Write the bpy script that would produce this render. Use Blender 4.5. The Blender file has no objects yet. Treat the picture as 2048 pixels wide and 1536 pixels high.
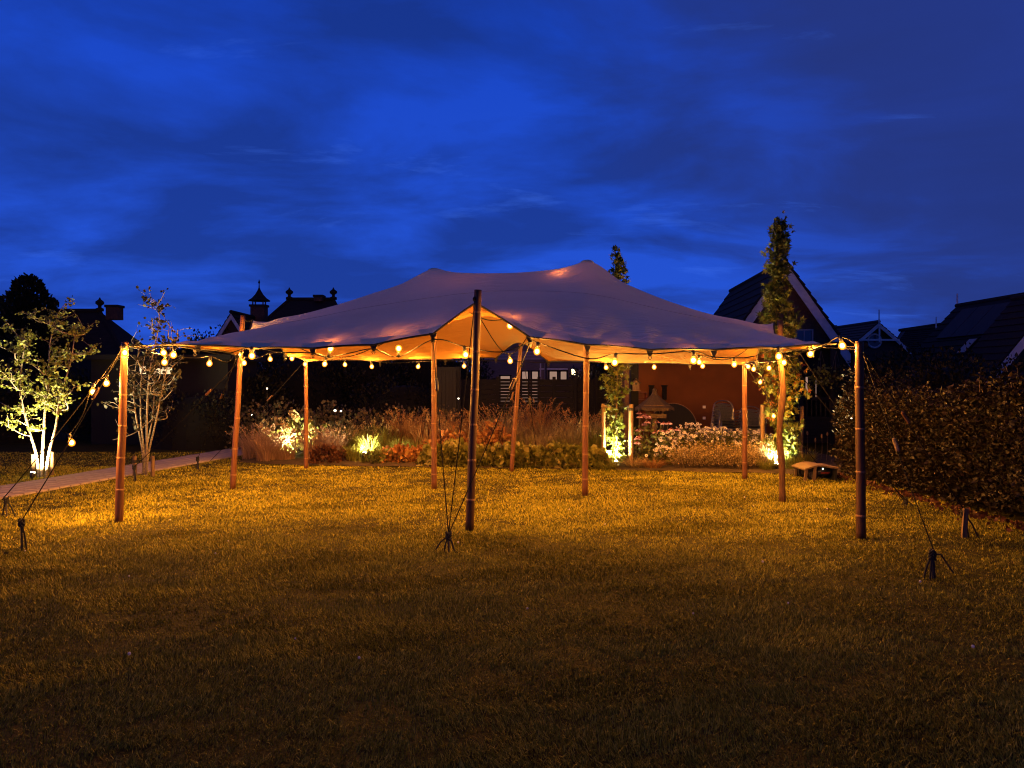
import bpy, math, random
import numpy as np
from mathutils import Vector, Matrix

random.seed(7)
RNG = np.random.default_rng(11)
scn = bpy.context.scene
COL = scn.collection
PI = math.pi

# ------------------------------------------------------------------ camera
F_PX, CAM_H, HORIZON = 1538.0, 1.6, 760.0
cam_data = bpy.data.cameras.new('camera')
cam_data.sensor_width = 36.0
cam_data.lens = F_PX / 2048.0 * 36.0
cam_data.clip_start = 0.05
cam_data.clip_end = 2000.0
cam = bpy.data.objects.new('camera', cam_data)
cam.location = (0, 0, CAM_H)
cam.rotation_euler = (math.radians(90) - math.atan((768.0 - HORIZON) / F_PX), 0, 0)
COL.objects.link(cam)
scn.camera = cam

# ------------------------------------------------------------------ view / render settings
scn.view_settings.view_transform = 'Standard'
scn.view_settings.look = 'None'
scn.view_settings.exposure = 0.0
scn.view_settings.gamma = 1.0
scn.view_settings.use_curve_mapping = False
scn.render.engine = 'CYCLES'
cy = scn.cycles
cy.use_denoising = True
try:
    cy.denoiser = 'OPENIMAGEDENOISE'
    cy.denoising_input_passes = 'RGB_ALBEDO_NORMAL'
    cy.denoising_prefilter = 'ACCURATE'
except Exception:
    pass
cy.use_light_tree = True
cy.pixel_filter_type = 'BLACKMAN_HARRIS'
cy.filter_width = 1.1
cy.sample_clamp_indirect = 3.0
cy.sample_clamp_direct = 0.0
cy.max_bounces = 6
cy.diffuse_bounces = 3
cy.glossy_bounces = 2
cy.transmission_bounces = 3
cy.transparent_max_bounces = 12
cy.caustics_reflective = False
cy.caustics_refractive = False

# ------------------------------------------------------------------ world: blue hour sky with torn cloud
SUN_EL, SUN_ROT = math.radians(-3.0), math.radians(25.0)
world = bpy.data.worlds.new('World')
scn.world = world
world.use_nodes = True
wt = world.node_tree
wt.nodes.clear()
def wn(kind, **kw):
    n = wt.nodes.new(kind)
    for k, v in kw.items():
        setattr(n, k, v)
    return n
def wl(a, b):
    wt.links.new(a, b)
def wmath(op, a, b=None, clamp=False):
    n = wn('ShaderNodeMath', operation=op, use_clamp=clamp)
    for i, v in enumerate((a, b)):
        if v is None:
            continue
        if isinstance(v, (int, float)):
            n.inputs[i].default_value = v
        else:
            wl(v, n.inputs[i])
    return n.outputs[0]
def wmix(f, a, b):
    n = wn('ShaderNodeMix', data_type='RGBA')
    n.clamp_factor = True
    for sock, v in ((n.inputs[0], f), (n.inputs[6], a), (n.inputs[7], b)):
        if isinstance(v, (int, float)):
            sock.default_value = v
        elif isinstance(v, tuple):
            sock.default_value = (*v, 1)
        else:
            wl(v, sock)
    return n.outputs[2]
def wramp(v, stops):
    r = wn('ShaderNodeValToRGB')
    e = r.color_ramp.elements
    while len(e) < len(stops):
        e.new(0.5)
    for el, (p, c) in zip(e, stops):
        el.position = p
        el.color = (c, c, c, 1) if isinstance(c, (int, float)) else (*c, 1)
    wl(v, r.inputs[0])
    return r.outputs[0]
tc = wn('ShaderNodeTexCoord')
sep = wn('ShaderNodeSeparateXYZ')
wl(tc.outputs['Generated'], sep.inputs[0])
dz = wmath('MAXIMUM', sep.outputs[2], 0.0)
den = wmath('ADD', dz, 0.16)
cx = wmath('DIVIDE', sep.outputs[0], den)
cyy = wmath('DIVIDE', sep.outputs[1], den)
comb = wn('ShaderNodeCombineXYZ')
wl(cx, comb.inputs[0]); wl(cyy, comb.inputs[1])
def wnoise(scale, detail, rough, offset, stretch=(1, 1, 1), dist=0.0):
    m = wn('ShaderNodeMapping')
    m.inputs['Location'].default_value = offset
    m.inputs['Scale'].default_value = stretch
    wl(comb.outputs[0], m.inputs[0])
    n = wn('ShaderNodeTexNoise')
    n.inputs['Scale'].default_value = scale
    n.inputs['Detail'].default_value = detail
    n.inputs['Roughness'].default_value = rough
    n.inputs['Distortion'].default_value = dist
    wl(m.outputs[0], n.inputs['Vector'])
    return n.outputs[0]
big = wnoise(0.62, 3.0, 0.5, (3.1, 1.7, 0), (1, 1.0, 1))
mid = wnoise(1.5, 8.0, 0.56, (7.3, 4.1, 0), (1.0, 1.25, 1), 0.35)
fine = wnoise(1.5, 9.0, 0.60, (1.9, 9.6, 0), (0.7, 1.6, 1), 0.5)
cloud = wmath('ADD', wmath('MULTIPLY', big, 0.40), wmath('MULTIPLY', mid, 0.60))
thick = wramp(cloud, [(0.42, 0.0), (0.49, 0.5), (0.57, 1.0)])
# clear deep blue, paler towards the horizon; dark overcast patches; torn pale rips
elev = wramp(dz, [(0.0, 0.0), (0.42, 1.0)])
clear = wmix(elev, (0.015, 0.068, 0.48), (0.0065, 0.043, 0.40))
dark = wmix(elev, (0.0095, 0.036, 0.25), (0.0062, 0.026, 0.195))
base = wmix(thick, clear, dark)
# a heavy grey cloud bank rising on the one side
bank = wmath('ADD', wmath('MULTIPLY', sep.outputs[0], 1.25), wmath('MULTIPLY', dz, 0.75))
bank = wmath('ADD', bank, wmath('MULTIPLY', mid, 0.55))
bank = wramp(bank, [(0.62, 0.0), (1.22, 1.0)])
base = wmix(wmath('MULTIPLY', bank, 0.85), base, (0.0135, 0.0260, 0.140))
rip = wramp(fine, [(0.60, 0.0), (0.74, 1.0)])
base = wmix(wmath('MULTIPLY', rip, 0.42), base, (0.040, 0.13, 0.68))
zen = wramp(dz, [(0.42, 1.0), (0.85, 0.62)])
base = wmix(wramp(dz, [(0.44, 0.0), (0.75, 1.0)]), base, (0.034, 0.036, 0.125))  # grey overhead, out of view, added to tint the light on the canopy top
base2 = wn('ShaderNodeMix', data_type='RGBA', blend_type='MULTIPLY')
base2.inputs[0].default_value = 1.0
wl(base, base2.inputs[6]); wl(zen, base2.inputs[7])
nish = wn('ShaderNodeTexSky', sky_type='NISHITA')
nish.sun_disc = False
nish.sun_elevation = SUN_EL
nish.sun_rotation = SUN_ROT
nish.ozone_density = 6.0
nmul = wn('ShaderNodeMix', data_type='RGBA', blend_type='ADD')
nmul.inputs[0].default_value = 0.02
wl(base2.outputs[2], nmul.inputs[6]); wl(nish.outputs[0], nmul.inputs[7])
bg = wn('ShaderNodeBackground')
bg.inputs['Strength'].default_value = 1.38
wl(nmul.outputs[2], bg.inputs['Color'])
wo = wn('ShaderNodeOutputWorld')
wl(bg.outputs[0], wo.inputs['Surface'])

BULB_W = 800.0           # power of a festoon bulb
UPLIGHT_W = 150.0
UP_K = 4.5       # power of a garden uplight

# ------------------------------------------------------------------ helpers
def W(px, py, D):
    """a point at depth D seen at photo pixel (px, py)"""
    return Vector(((px - 1024.0) * D / F_PX, D, CAM_H - (py - HORIZON) * D / F_PX))
def GX(px, D):
    return (px - 1024.0) * D / F_PX

def tag(o, label=None, cat=None, group=None, kind=None):
    if label: o['label'] = label
    if cat: o['category'] = cat
    if group: o['group'] = group
    if kind: o['kind'] = kind
    return o
def thing(name, label, cat, loc=(0, 0, 0), rz=0.0, group=None):
    o = bpy.data.objects.new(name, None)
    o.empty_display_size = 0.2
    o.location = loc
    o.rotation_euler = (0, 0, rz)
    COL.objects.link(o)
    return tag(o, label, cat, group, 'thing')
def root_matrix(p):
    m = Matrix.Identity(4)
    while p is not None:
        m = Matrix.LocRotScale(p.location, p.rotation_euler, p.scale) @ m
        p = p.parent
    return m
SMALL_PIECES = {'leaves', 'crown', 'blades', 'plumes', 'petals', 'flower_heads', 'flower_head', 'stems', 'branches', 'shoots', 'flower_eyes'}
def link_mesh(name, me, mat, parent=None, world_coords=True, smooth=False):
    o = bpy.data.objects.new(name, me)
    if mat is not None:
        me.materials.append(mat)
    if smooth:
        me.polygons.foreach_set('use_smooth', [True] * len(me.polygons))
    if parent is not None and name in SMALL_PIECES:
        o['kind'] = 'stuff'
    if parent is not None:
        o.parent = parent
        if world_coords:
            me.transform(root_matrix(parent).inverted())
    COL.objects.link(o)
    return o
class MB:
    """collects simple shapes for one mesh"""
    def __init__(self):
        self.v, self.f = [], []
    def add(self, vs, fs):
        k = len(self.v)
        self.v += [tuple(p) for p in vs]
        self.f += [tuple(i + k for i in f) for f in fs]
        return self
    def box(self, c, s, rz=0.0, rot=None):
        hx, hy, hz = s[0] / 2, s[1] / 2, s[2] / 2
        R = rot if rot is not None else Matrix.Rotation(rz, 3, 'Z')
        c = Vector(c)
        vs = [c + R @ Vector((x * hx, y * hy, z * hz)) for x in (-1, 1) for y in (-1, 1) for z in (-1, 1)]
        return self.add(vs, [(0, 1, 3, 2), (4, 6, 7, 5), (0, 4, 5, 1), (2, 3, 7, 6), (0, 2, 6, 4), (1, 5, 7, 3)])
    def beam(self, a, b, w, h, up=(0, 0, 1)):
        a, b = Vector(a), Vector(b)
        d = (b - a)
        L = d.length
        d.normalize()
        s = d.cross(Vector(up))
        if s.length < 1e-4:
            s = Vector((1, 0, 0))
        s.normalize()
        u = s.cross(d)
        R = Matrix((s, d, u)).transposed()
        return self.box((a + b) / 2, (w, L, h), rot=R)
    def tube(self, pts, radii, n=8, cap=True):
        pts = [Vector(p) for p in pts]
        if isinstance(radii, (int, float)):
            radii = [radii] * len(pts)
        k = len(self.v)
        t0 = (pts[1] - pts[0]).normalized()
        ref = Vector((0, 0, 1)) if abs(t0.z) < 0.9 else Vector((1, 0, 0))
        side = t0.cross(ref).normalized()
        for i, p in enumerate(pts):
            t = (pts[min(i + 1, len(pts) - 1)] - pts[max(i - 1, 0)])
            if t.length < 1e-9:
                t = t0.copy()
            t.normalize()
            side = (side - t * side.dot(t))
            if side.length < 1e-6:
                side = t.orthogonal()
            side.normalize()
            up = t.cross(side)
            for j in range(n):
                a = 2 * PI * j / n
                self.v.append(tuple(p + (side * math.cos(a) + up * math.sin(a)) * radii[i]))
        for i in range(len(pts) - 1):
            for j in range(n):
                a, b = k + i * n + j, k + i * n + (j + 1) % n
                self.f.append((a, b, b + n, a + n))
        if cap:
            self.f.append(tuple(k + j for j in range(n - 1, -1, -1)))
            e = k + (len(pts) - 1) * n
            self.f.append(tuple(e + j for j in range(n)))
        return self
    def lathe(self, c, prof, n=16, axis=(0, 0, 1)):
        """prof: list of (radius, height) along the axis"""
        ax = Vector(axis).normalized()
        s = ax.orthogonal().normalized()
        u = ax.cross(s)
        c = Vector(c)
        k = len(self.v)
        for r, h in prof:
            for j in range(n):
                a = 2 * PI * j / n
                self.v.append(tuple(c + ax * h + (s * math.cos(a) + u * math.sin(a)) * max(r, 1e-4)))
        for i in range(len(prof) - 1):
            for j in range(n):
                a, b = k + i * n + j, k + i * n + (j + 1) % n
                self.f.append((a, b, b + n, a + n))
        self.f.append(tuple(k + j for j in range(n - 1, -1, -1)))
        e = k + (len(prof) - 1) * n
        self.f.append(tuple(e + j for j in range(n)))
        return self
    def prism(self, poly, off):
        """poly: 3-D polygon; off: extrusion vector"""
        poly = [Vector(p) for p in poly]
        off = Vector(off)
        n = len(poly)
        fs = [tuple(range(n - 1, -1, -1)), tuple(range(n, 2 * n))]
        fs += [(i, (i + 1) % n, n + (i + 1) % n, n + i) for i in range(n)]
        return self.add(poly + [p + off for p in poly], fs)
    def sphere(self, c, r, n=10, m=7, sc=(1, 1, 1)):
        k = len(self.v)
        c = Vector(c)
        for i in range(m + 1):
            th = PI * i / m
            for j in range(n):
                a = 2 * PI * j / n
                rr = max(math.sin(th), 1e-3)
                self.v.append(tuple(c + Vector((rr * math.cos(a) * sc[0], rr * math.sin(a) * sc[1], math.cos(th) * sc[2])) * r))
        for i in range(m):
            for j in range(n):
                a, b = k + i * n + j, k + i * n + (j + 1) % n
                self.f.append((a, a + n, b + n, b))
        return self
    def build(self, name, mat, parent=None, smooth=False, world_coords=True):
        me = bpy.data.meshes.new(name)
        me.from_pydata(self.v, [], self.f)
        me.update()
        return link_mesh(name, me, mat, parent, world_coords, smooth)

def np_mesh(name, V, polys):
    """V (N,3); polys: list of (F,k) index arrays"""
    me = bpy.data.meshes.new(name)
    me.vertices.add(len(V))
    me.vertices.foreach_set('co', np.ascontiguousarray(V, dtype=np.float32).ravel())
    loops = np.concatenate([p.ravel() for p in polys]).astype(np.int32)
    sizes = np.concatenate([np.full(len(p), p.shape[1], np.int32) for p in polys])
    starts = np.concatenate([[0], np.cumsum(sizes)[:-1]]).astype(np.int32)
    me.loops.add(len(loops))
    me.loops.foreach_set('vertex_index', loops)
    me.polygons.add(len(sizes))
    me.polygons.foreach_set('loop_start', starts)
    me.update(calc_edges=True)
    me.validate()
    return me
def unit(a):
    return a / np.maximum(np.linalg.norm(a, axis=1, keepdims=True), 1e-9)
def leaf_mesh(name, P, A, size, shape='oval', width=0.5):
    """one leaf at each P (N,3) pointing along A (N,3), of length size (N,)"""
    n = len(P)
    A = unit(np.asarray(A, float))
    R = RNG.normal(size=(n, 3)); R[:, 2] *= 0.5
    S = unit(np.cross(A, R))
    N = np.cross(S, A)
    size = np.broadcast_to(np.asarray(size, float), (n,))[:, None]
    if shape == 'oval':
        prof = [(0, 0, 0), (0.33, 0.42, 0.05), (0.68, 0.40, 0.03), (1, 0, -0.10), (0.68, -0.40, 0.03), (0.33, -0.42, 0.05)]
        q = np.array([[0, 1, 2, 3], [0, 3, 4, 5]])
    elif shape == 'lance':
        prof = [(0, 0, 0), (0.3, 0.30, 0.03), (0.65, 0.26, 0.02), (1, 0, -0.15), (0.65, -0.26, 0.02), (0.3, -0.30, 0.03)]
        q = np.array([[0, 1, 2, 3], [0, 3, 4, 5]])
    elif shape == 'star':
        prof = [(0, 0, 0)]
        lob = [(-100, .62), (-75, .30), (-50, .86), (-24, .36), (0, 1.0), (24, .36), (50, .86), (75, .30), (100, .62)]
        for a, r in lob:
            t = math.radians(a)
            prof.append((0.12 + r * math.cos(t), r * math.sin(t) * 1.9 * 0.55, -0.10 * r * r))
        q = np.array([[0] + list(range(1, 10))])
    else:
        prof = [(0, 0, 0), (0.5, 0.5, 0), (1, 0, 0), (0.5, -0.5, 0)]
        q = np.array([[0, 1, 2, 3]])
    k = len(prof)
    V = np.zeros((n, k, 3))
    for i, (a, s, h) in enumerate(prof):
        V[:, i] = P + size * (A * a + S * (s * width * 2 if shape != 'star' else s) + N * h)
    idx = (np.arange(n) * k)[:, None, None] + q[None]
    return np_mesh(name, V.reshape(-1, 3), [idx.reshape(-1, q.shape[1])])
def blade_mesh(name, P, D, h, w, bend, segs=3):
    """grass blades: base P, lean direction D (horizontal unit), height h, width w, bend (how far the tip goes sideways, in h)"""
    n = len(P)
    D = np.asarray(D, float)
    side = np.stack([-D[:, 1], D[:, 0], np.zeros(n)], 1)
    ang = RNG.uniform(-0.9, 0.9, n)
    side = side * np.cos(ang)[:, None] + D * np.sin(ang)[:, None]
    h = np.broadcast_to(h, (n,))[:, None]; w = np.broadcast_to(w, (n,))[:, None]; bend = np.broadcast_to(bend, (n,))[:, None]
    V = np.zeros((n, 2 * segs + 1, 3))
    up = np.array([0, 0, 1.0])
    for i in range(segs + 1):
        t = i / segs
        zc = t - 0.35 * bend * t * t
        c = P + up * (h * zc) + D * (h * bend * t * t)
        if i < segs:
            ww = w * (1 - 0.55 * t) / 2
            V[:, 2 * i] = c - side * ww
            V[:, 2 * i + 1] = c + side * ww
        else:
            V[:, 2 * segs] = c
    b = np.arange(n) * (2 * segs + 1)
    quads = [np.stack([b + 2 * i, b + 2 * i + 1, b + 2 * i + 3, b + 2 * i + 2], 1) for i in range(segs - 1)]
    tri = np.stack([b + 2 * segs - 2, b + 2 * segs - 1, b + 2 * segs], 1)
    polys = ([np.concatenate(quads)] if quads else []) + [tri]
    return np_mesh(name, V.reshape(-1, 3), polys)
def rand_dirs(n, up=0.0):
    d = RNG.normal(size=(n, 3))
    d = unit(d)
    d[:, 2] += up
    return unit(d)

def children(o):
    return list(o.children)
def copy_tree(o, parent=None):
    c = o.copy()
    COL.objects.link(c)
    if parent is not None:
        c.parent = parent
    for ch in children(o):
        copy_tree(ch, c)
    return c

# ------------------------------------------------------------------ materials
def nodes_of(name):
    m = bpy.data.materials.new(name)
    m.use_nodes = True
    nt = m.node_tree
    nt.nodes.clear()
    return m, nt
def pmat(name, c1, c2=None, scale=8.0, rough=0.7, bump=0.0, detail=4.0, stretch=(1, 1, 1), metal=0.0, spec=0.3):
    m, nt = nodes_of(name)
    out = nt.nodes.new('ShaderNodeOutputMaterial')
    b = nt.nodes.new('ShaderNodeBsdfPrincipled')
    b.inputs['Roughness'].default_value = rough
    b.inputs['Metallic'].default_value = metal
    b.inputs['Specular IOR Level'].default_value = spec
    nt.links.new(b.outputs[0], out.inputs[0])
    c2 = c2 or tuple(x * 0.6 for x in c1)
    t = nt.nodes.new('ShaderNodeTexCoord')
    mp = nt.nodes.new('ShaderNodeMapping')
    mp.inputs['Scale'].default_value = stretch
    nt.links.new(t.outputs['Object'], mp.inputs[0])
    n = nt.nodes.new('ShaderNodeTexNoise')
    n.inputs['Scale'].default_value = scale
    n.inputs['Detail'].default_value = detail
    nt.links.new(mp.outputs[0], n.inputs['Vector'])
    r = nt.nodes.new('ShaderNodeValToRGB')
    r.color_ramp.elements[0].position = 0.33
    r.color_ramp.elements[0].color = (*c2, 1)
    r.color_ramp.elements[1].position = 0.67
    r.color_ramp.elements[1].color = (*c1, 1)
    nt.links.new(n.outputs[0], r.inputs[0])
    nt.links.new(r.outputs[0], b.inputs['Base Color'])
    if bump > 0:
        bp = nt.nodes.new('ShaderNodeBump')
        bp.inputs['Strength'].default_value = bump
        bp.inputs['Distance'].default_value = 0.02
        nt.links.new(n.outputs[0], bp.inputs['Height'])
        nt.links.new(bp.outputs[0], b.inputs['Normal'])
    return m
def leafmat(name, c1, c2, c3=None, trans=0.35, rough=0.55, spec=0.25):
    """a leaf: colour differs from leaf to leaf, some light passes through"""
    c1, c2, c3 = (tuple(0.62 * x for x in c) if c else None for c in (c1, c2, c3))
    m, nt = nodes_of(name)
    out = nt.nodes.new('ShaderNodeOutputMaterial')
    g = nt.nodes.new('ShaderNodeNewGeometry')
    r = nt.nodes.new('ShaderNodeValToRGB')
    e = r.color_ramp.elements
    e[0].position = 0.0; e[0].color = (*c1, 1)
    e[1].position = 1.0; e[1].color = (*(c3 or c2), 1)
    if c3:
        x = e.new(0.62); x.color = (*c2, 1)
    nt.links.new(g.outputs['Random Per Island'], r.inputs[0])
    b = nt.nodes.new('ShaderNodeBsdfPrincipled')
    b.inputs['Roughness'].default_value = rough
    b.inputs['Specular IOR Level'].default_value = spec
    nt.links.new(r.outputs[0], b.inputs['Base Color'])
    tr = nt.nodes.new('ShaderNodeBsdfTranslucent')
    nt.links.new(r.outputs[0], tr.inputs[0])
    mx = nt.nodes.new('ShaderNodeMixShader')
    mx.inputs[0].default_value = trans
    nt.links.new(b.outputs[0], mx.inputs[1]); nt.links.new(tr.outputs[0], mx.inputs[2])
    nt.links.new(mx.outputs[0], out.inputs[0])
    return m
def emit(name, color, strength):
    m, nt = nodes_of(name)
    out = nt.nodes.new('ShaderNodeOutputMaterial')
    e = nt.nodes.new('ShaderNodeEmission')
    e.inputs[0].default_value = (*color, 1)
    e.inputs[1].default_value = strength
    nt.links.new(e.outputs[0], out.inputs[0])
    return m

M = {}
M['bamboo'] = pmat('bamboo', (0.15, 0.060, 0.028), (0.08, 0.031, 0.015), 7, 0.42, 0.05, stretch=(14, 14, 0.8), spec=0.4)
M['shade_toned_bamboo'] = pmat('shade_toned_bamboo', (0.075, 0.032, 0.017), (0.04, 0.018, 0.010), 7, 0.5, 0.05, stretch=(14, 14, 0.8), spec=0.3)  # bamboo darkened: shade of the backlit front poles put into the colour
M['bamboo_ring'] = pmat('bamboo_ring', (0.26, 0.14, 0.07), (0.14, 0.07, 0.035), 30, 0.5)
M['old_wood'] = pmat('old_wood', (0.13, 0.06, 0.028), (0.055, 0.026, 0.012), 9, 0.65, 0.25, stretch=(9, 9, 1))
M['rope'] = pmat('rope', (0.012, 0.011, 0.010), (0.008, 0.007, 0.007), 60, 0.8, spec=0.1)
M['pale_rope'] = pmat('pale_rope', (0.08, 0.06, 0.045), (0.04, 0.03, 0.022), 60, 0.7)
M['webbing'] = pmat('webbing', (0.02, 0.02, 0.021), (0.011, 0.011, 0.012), 80, 0.75)
M['steel'] = pmat('steel', (0.10, 0.095, 0.09), (0.06, 0.055, 0.05), 40, 0.5, metal=0.5)
M['alu'] = pmat('brushed_alu', (0.15, 0.15, 0.17), (0.10, 0.10, 0.115), 40, 0.28, metal=0.9)
M['rubber'] = pmat('black_cable', (0.007, 0.0065, 0.0065), (0.005, 0.005, 0.005), 40, 0.6, spec=0.1)
M['black'] = pmat('black_plastic', (0.02, 0.02, 0.021), (0.013, 0.013, 0.014), 30, 0.4)
M['weathered'] = pmat('weathered_board', (0.11, 0.07, 0.045), (0.06, 0.04, 0.025), 9, 0.8, 0.2, stretch=(8, 8, 1))
M['stake'] = pmat('timber_stake', (0.18, 0.11, 0.06), (0.10, 0.065, 0.033), 9, 0.75, 0.2, stretch=(8, 8, 1))
M['birch'] = pmat('pale_bark', (0.29, 0.24, 0.18), (0.09, 0.07, 0.05), 9, 0.7, 0.2, stretch=(2, 2, 5))
M['bark'] = pmat('bark', (0.12, 0.085, 0.055), (0.06, 0.04, 0.025), 14, 0.85, 0.4, stretch=(3, 3, 1))
M['soil'] = pmat('soil', (0.05, 0.033, 0.02), (0.022, 0.014, 0.009), 10, 0.95, 0.6, detail=8)
M['dark_brick'] = pmat('dark_brick', (0.10, 0.05, 0.035), (0.06, 0.03, 0.022), 12, 0.85, 0.1)
M['roof_tile'] = pmat('roof_tile', (0.034, 0.024, 0.024), (0.022, 0.016, 0.016), 3, 0.85, 0.2, stretch=(1, 8, 8), spec=0.12)
M['roof_red'] = pmat('roof_red', (0.085, 0.04, 0.032), (0.05, 0.026, 0.022), 4, 0.75, 0.2, stretch=(1, 8, 8))
M['panel_glass'] = pmat('solar_glass', (0.050, 0.038, 0.042), (0.040, 0.030, 0.034), 3, 0.6, spec=0.12)
M['white_paint'] = pmat('white_paint', (0.62, 0.60, 0.60), (0.5, 0.48, 0.48), 6, 0.5)
M['grey_clad'] = pmat('grey_cladding', (0.16, 0.125, 0.125), (0.11, 0.085, 0.085), 5, 0.7, stretch=(1, 1, 9))
M['band_paint'] = pmat('pale_band_paint', (0.38, 0.33, 0.33), (0.30, 0.26, 0.26), 5, 0.6)
M['rust_wall'] = pmat('rust_plaster', (0.105, 0.032, 0.005), (0.078, 0.023, 0.0038), 2.2, 0.85, 0.08, detail=6)
M['dark_wood'] = pmat('dark_wood', (0.0045, 0.0034, 0.0032), (0.0028, 0.002, 0.002), 6, 0.75, 0.15, stretch=(6, 6, 1))
M['dark_fence'] = pmat('dark_fence', (0.006, 0.0045, 0.0042), (0.004, 0.003, 0.003), 6, 0.7, 0.1, stretch=(1, 6, 6))
M['dark_blue_wood'] = pmat('dark_blue_wood', (0.007, 0.007, 0.010), (0.005, 0.005, 0.007), 6, 0.6, stretch=(6, 6, 1))
M['pave'] = pmat('clay_paver', (0.36, 0.29, 0.28), (0.24, 0.19, 0.19), 5, 0.8, 0.15, detail=6)
M['joint'] = pmat('sand_joint', (0.10, 0.08, 0.07), (0.06, 0.05, 0.045), 20, 0.95, 0.3)
M['thatch'] = pmat('thatch', (0.075, 0.048, 0.03), (0.03, 0.02, 0.012), 22, 0.9, 0.5, stretch=(5, 5, 0.7))
M['mower_roof'] = pmat('moulded_tan_roof', (0.12, 0.078, 0.05), (0.09, 0.06, 0.038), 5, 0.5)
M['red_trim'] = pmat('red_trim', (0.11, 0.012, 0.006), (0.08, 0.009, 0.005), 9, 0.5)
M['dark_core'] = pmat('deep_shade', (0.004, 0.0036, 0.003), (0.0025, 0.002, 0.002), 8, 0.95)  # near-black: shade deep in foliage put into the colour of solid cores
M['lit_window'] = emit('lit_window', (1.0, 0.60, 0.44), 0.34)
M['lit_window_cream'] = emit('lit_window_cream', (1.0, 0.74, 0.42), 1.2)
M['window_dark'] = pmat('dark_window', (0.05, 0.05, 0.07), (0.03, 0.03, 0.045), 3, 0.08, spec=0.6)
M['lantern'] = emit('lantern_glow', (1.0, 0.72, 0.38), 14.0)
M['led_white'] = emit('led_white', (1.0, 0.86, 0.62), 5.0)
M['lens'] = emit('uplight_lens', (1.0, 0.86, 0.45), 60.0)
M['bulb_core'] = emit('bulb_core', (1.0, 0.55, 0.16), 30.0)
M['bulb_core'].cycles.emission_sampling = 'NONE'

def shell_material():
    """the bulb envelope: part clear, with the glare halo painted in as emission"""
    m, nt = nodes_of('halo_glass')
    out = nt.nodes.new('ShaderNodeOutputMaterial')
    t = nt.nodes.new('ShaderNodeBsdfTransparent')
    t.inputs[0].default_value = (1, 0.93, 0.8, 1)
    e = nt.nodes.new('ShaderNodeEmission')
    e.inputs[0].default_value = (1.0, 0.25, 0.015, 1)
    e.inputs[1].default_value = 3.2  # orange emission stands in for the glare halo round each bulb
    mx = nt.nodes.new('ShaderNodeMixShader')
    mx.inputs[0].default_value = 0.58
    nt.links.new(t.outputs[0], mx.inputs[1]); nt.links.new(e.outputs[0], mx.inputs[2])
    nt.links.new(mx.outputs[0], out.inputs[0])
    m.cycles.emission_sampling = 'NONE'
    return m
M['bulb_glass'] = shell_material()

def fabric_material():
    m, nt = nodes_of('stretch_fabric')
    N, L = nt.nodes, nt.links
    out = N.new('ShaderNodeOutputMaterial')
    tcn = N.new('ShaderNodeTexCoord')
    n1 = N.new('ShaderNodeTexNoise'); n1.inputs['Scale'].default_value = 1.3; n1.inputs['Detail'].default_value = 5
    L.new(tcn.outputs['Object'], n1.inputs['Vector'])
    r = N.new('ShaderNodeValToRGB')
    r.color_ramp.elements[0].position = 0.3; r.color_ramp.elements[0].color = (0.74, 0.70, 0.50, 1)
    r.color_ramp.elements[1].position = 0.7; r.color_ramp.elements[1].color = (0.84, 0.80, 0.58, 1)
    L.new(n1.outputs[0], r.inputs[0])
    mp = N.new('ShaderNodeMapping'); mp.inputs['Scale'].default_value = (2.2, 9.0, 2.0)
    mp.inputs['Rotation'].default_value = (0, 0, 0.5)
    L.new(tcn.outputs['Object'], mp.inputs[0])
    n2 = N.new('ShaderNodeTexNoise'); n2.inputs['Scale'].default_value = 1.1; n2.inputs['Detail'].default_value = 6
    n2.inputs['Distortion'].default_value = 0.7
    L.new(mp.outputs[0], n2.inputs['Vector'])
    n3 = N.new('ShaderNodeTexNoise'); n3.inputs['Scale'].default_value = 160; n3.inputs['Detail'].default_value = 2
    L.new(tcn.outputs['Object'], n3.inputs['Vector'])
    b1 = N.new('ShaderNodeBump'); b1.inputs['Strength'].default_value = 0.5; b1.inputs['Distance'].default_value = 0.06
    L.new(n2.outputs[0], b1.inputs['Height'])
    b2 = N.new('ShaderNodeBump'); b2.inputs['Strength'].default_value = 0.12; b2.inputs['Distance'].default_value = 0.004
    L.new(n3.outputs[0], b2.inputs['Height']); L.new(b1.outputs[0], b2.inputs['Normal'])
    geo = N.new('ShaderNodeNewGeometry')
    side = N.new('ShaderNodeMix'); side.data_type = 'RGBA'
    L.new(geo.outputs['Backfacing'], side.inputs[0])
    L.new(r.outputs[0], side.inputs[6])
    side.inputs[7].default_value = (0.225, 0.112, 0.036, 1)     # underside darkened in colour to hold down the glow of the bulbs
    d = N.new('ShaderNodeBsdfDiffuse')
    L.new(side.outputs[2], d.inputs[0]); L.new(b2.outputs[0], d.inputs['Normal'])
    t = N.new('ShaderNodeBsdfTranslucent')
    t.inputs[0].default_value = (0.62, 0.36, 0.26, 1)
    L.new(b2.outputs[0], t.inputs['Normal'])
    mx = N.new('ShaderNodeMixShader'); mx.inputs[0].default_value = 0.0165
    L.new(d.outputs[0], mx.inputs[1]); L.new(t.outputs[0], mx.inputs[2])
    L.new(mx.outputs[0], out.inputs[0])
    return m
M['fabric'] = fabric_material()
M['patch'] = pmat('fabric_patch', (0.74, 0.66, 0.46), (0.66, 0.59, 0.41), 40, 0.8)
M['hem'] = pmat('dark_hem', (0.022, 0.018, 0.015), (0.014, 0.012, 0.01), 30, 0.8)

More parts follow.
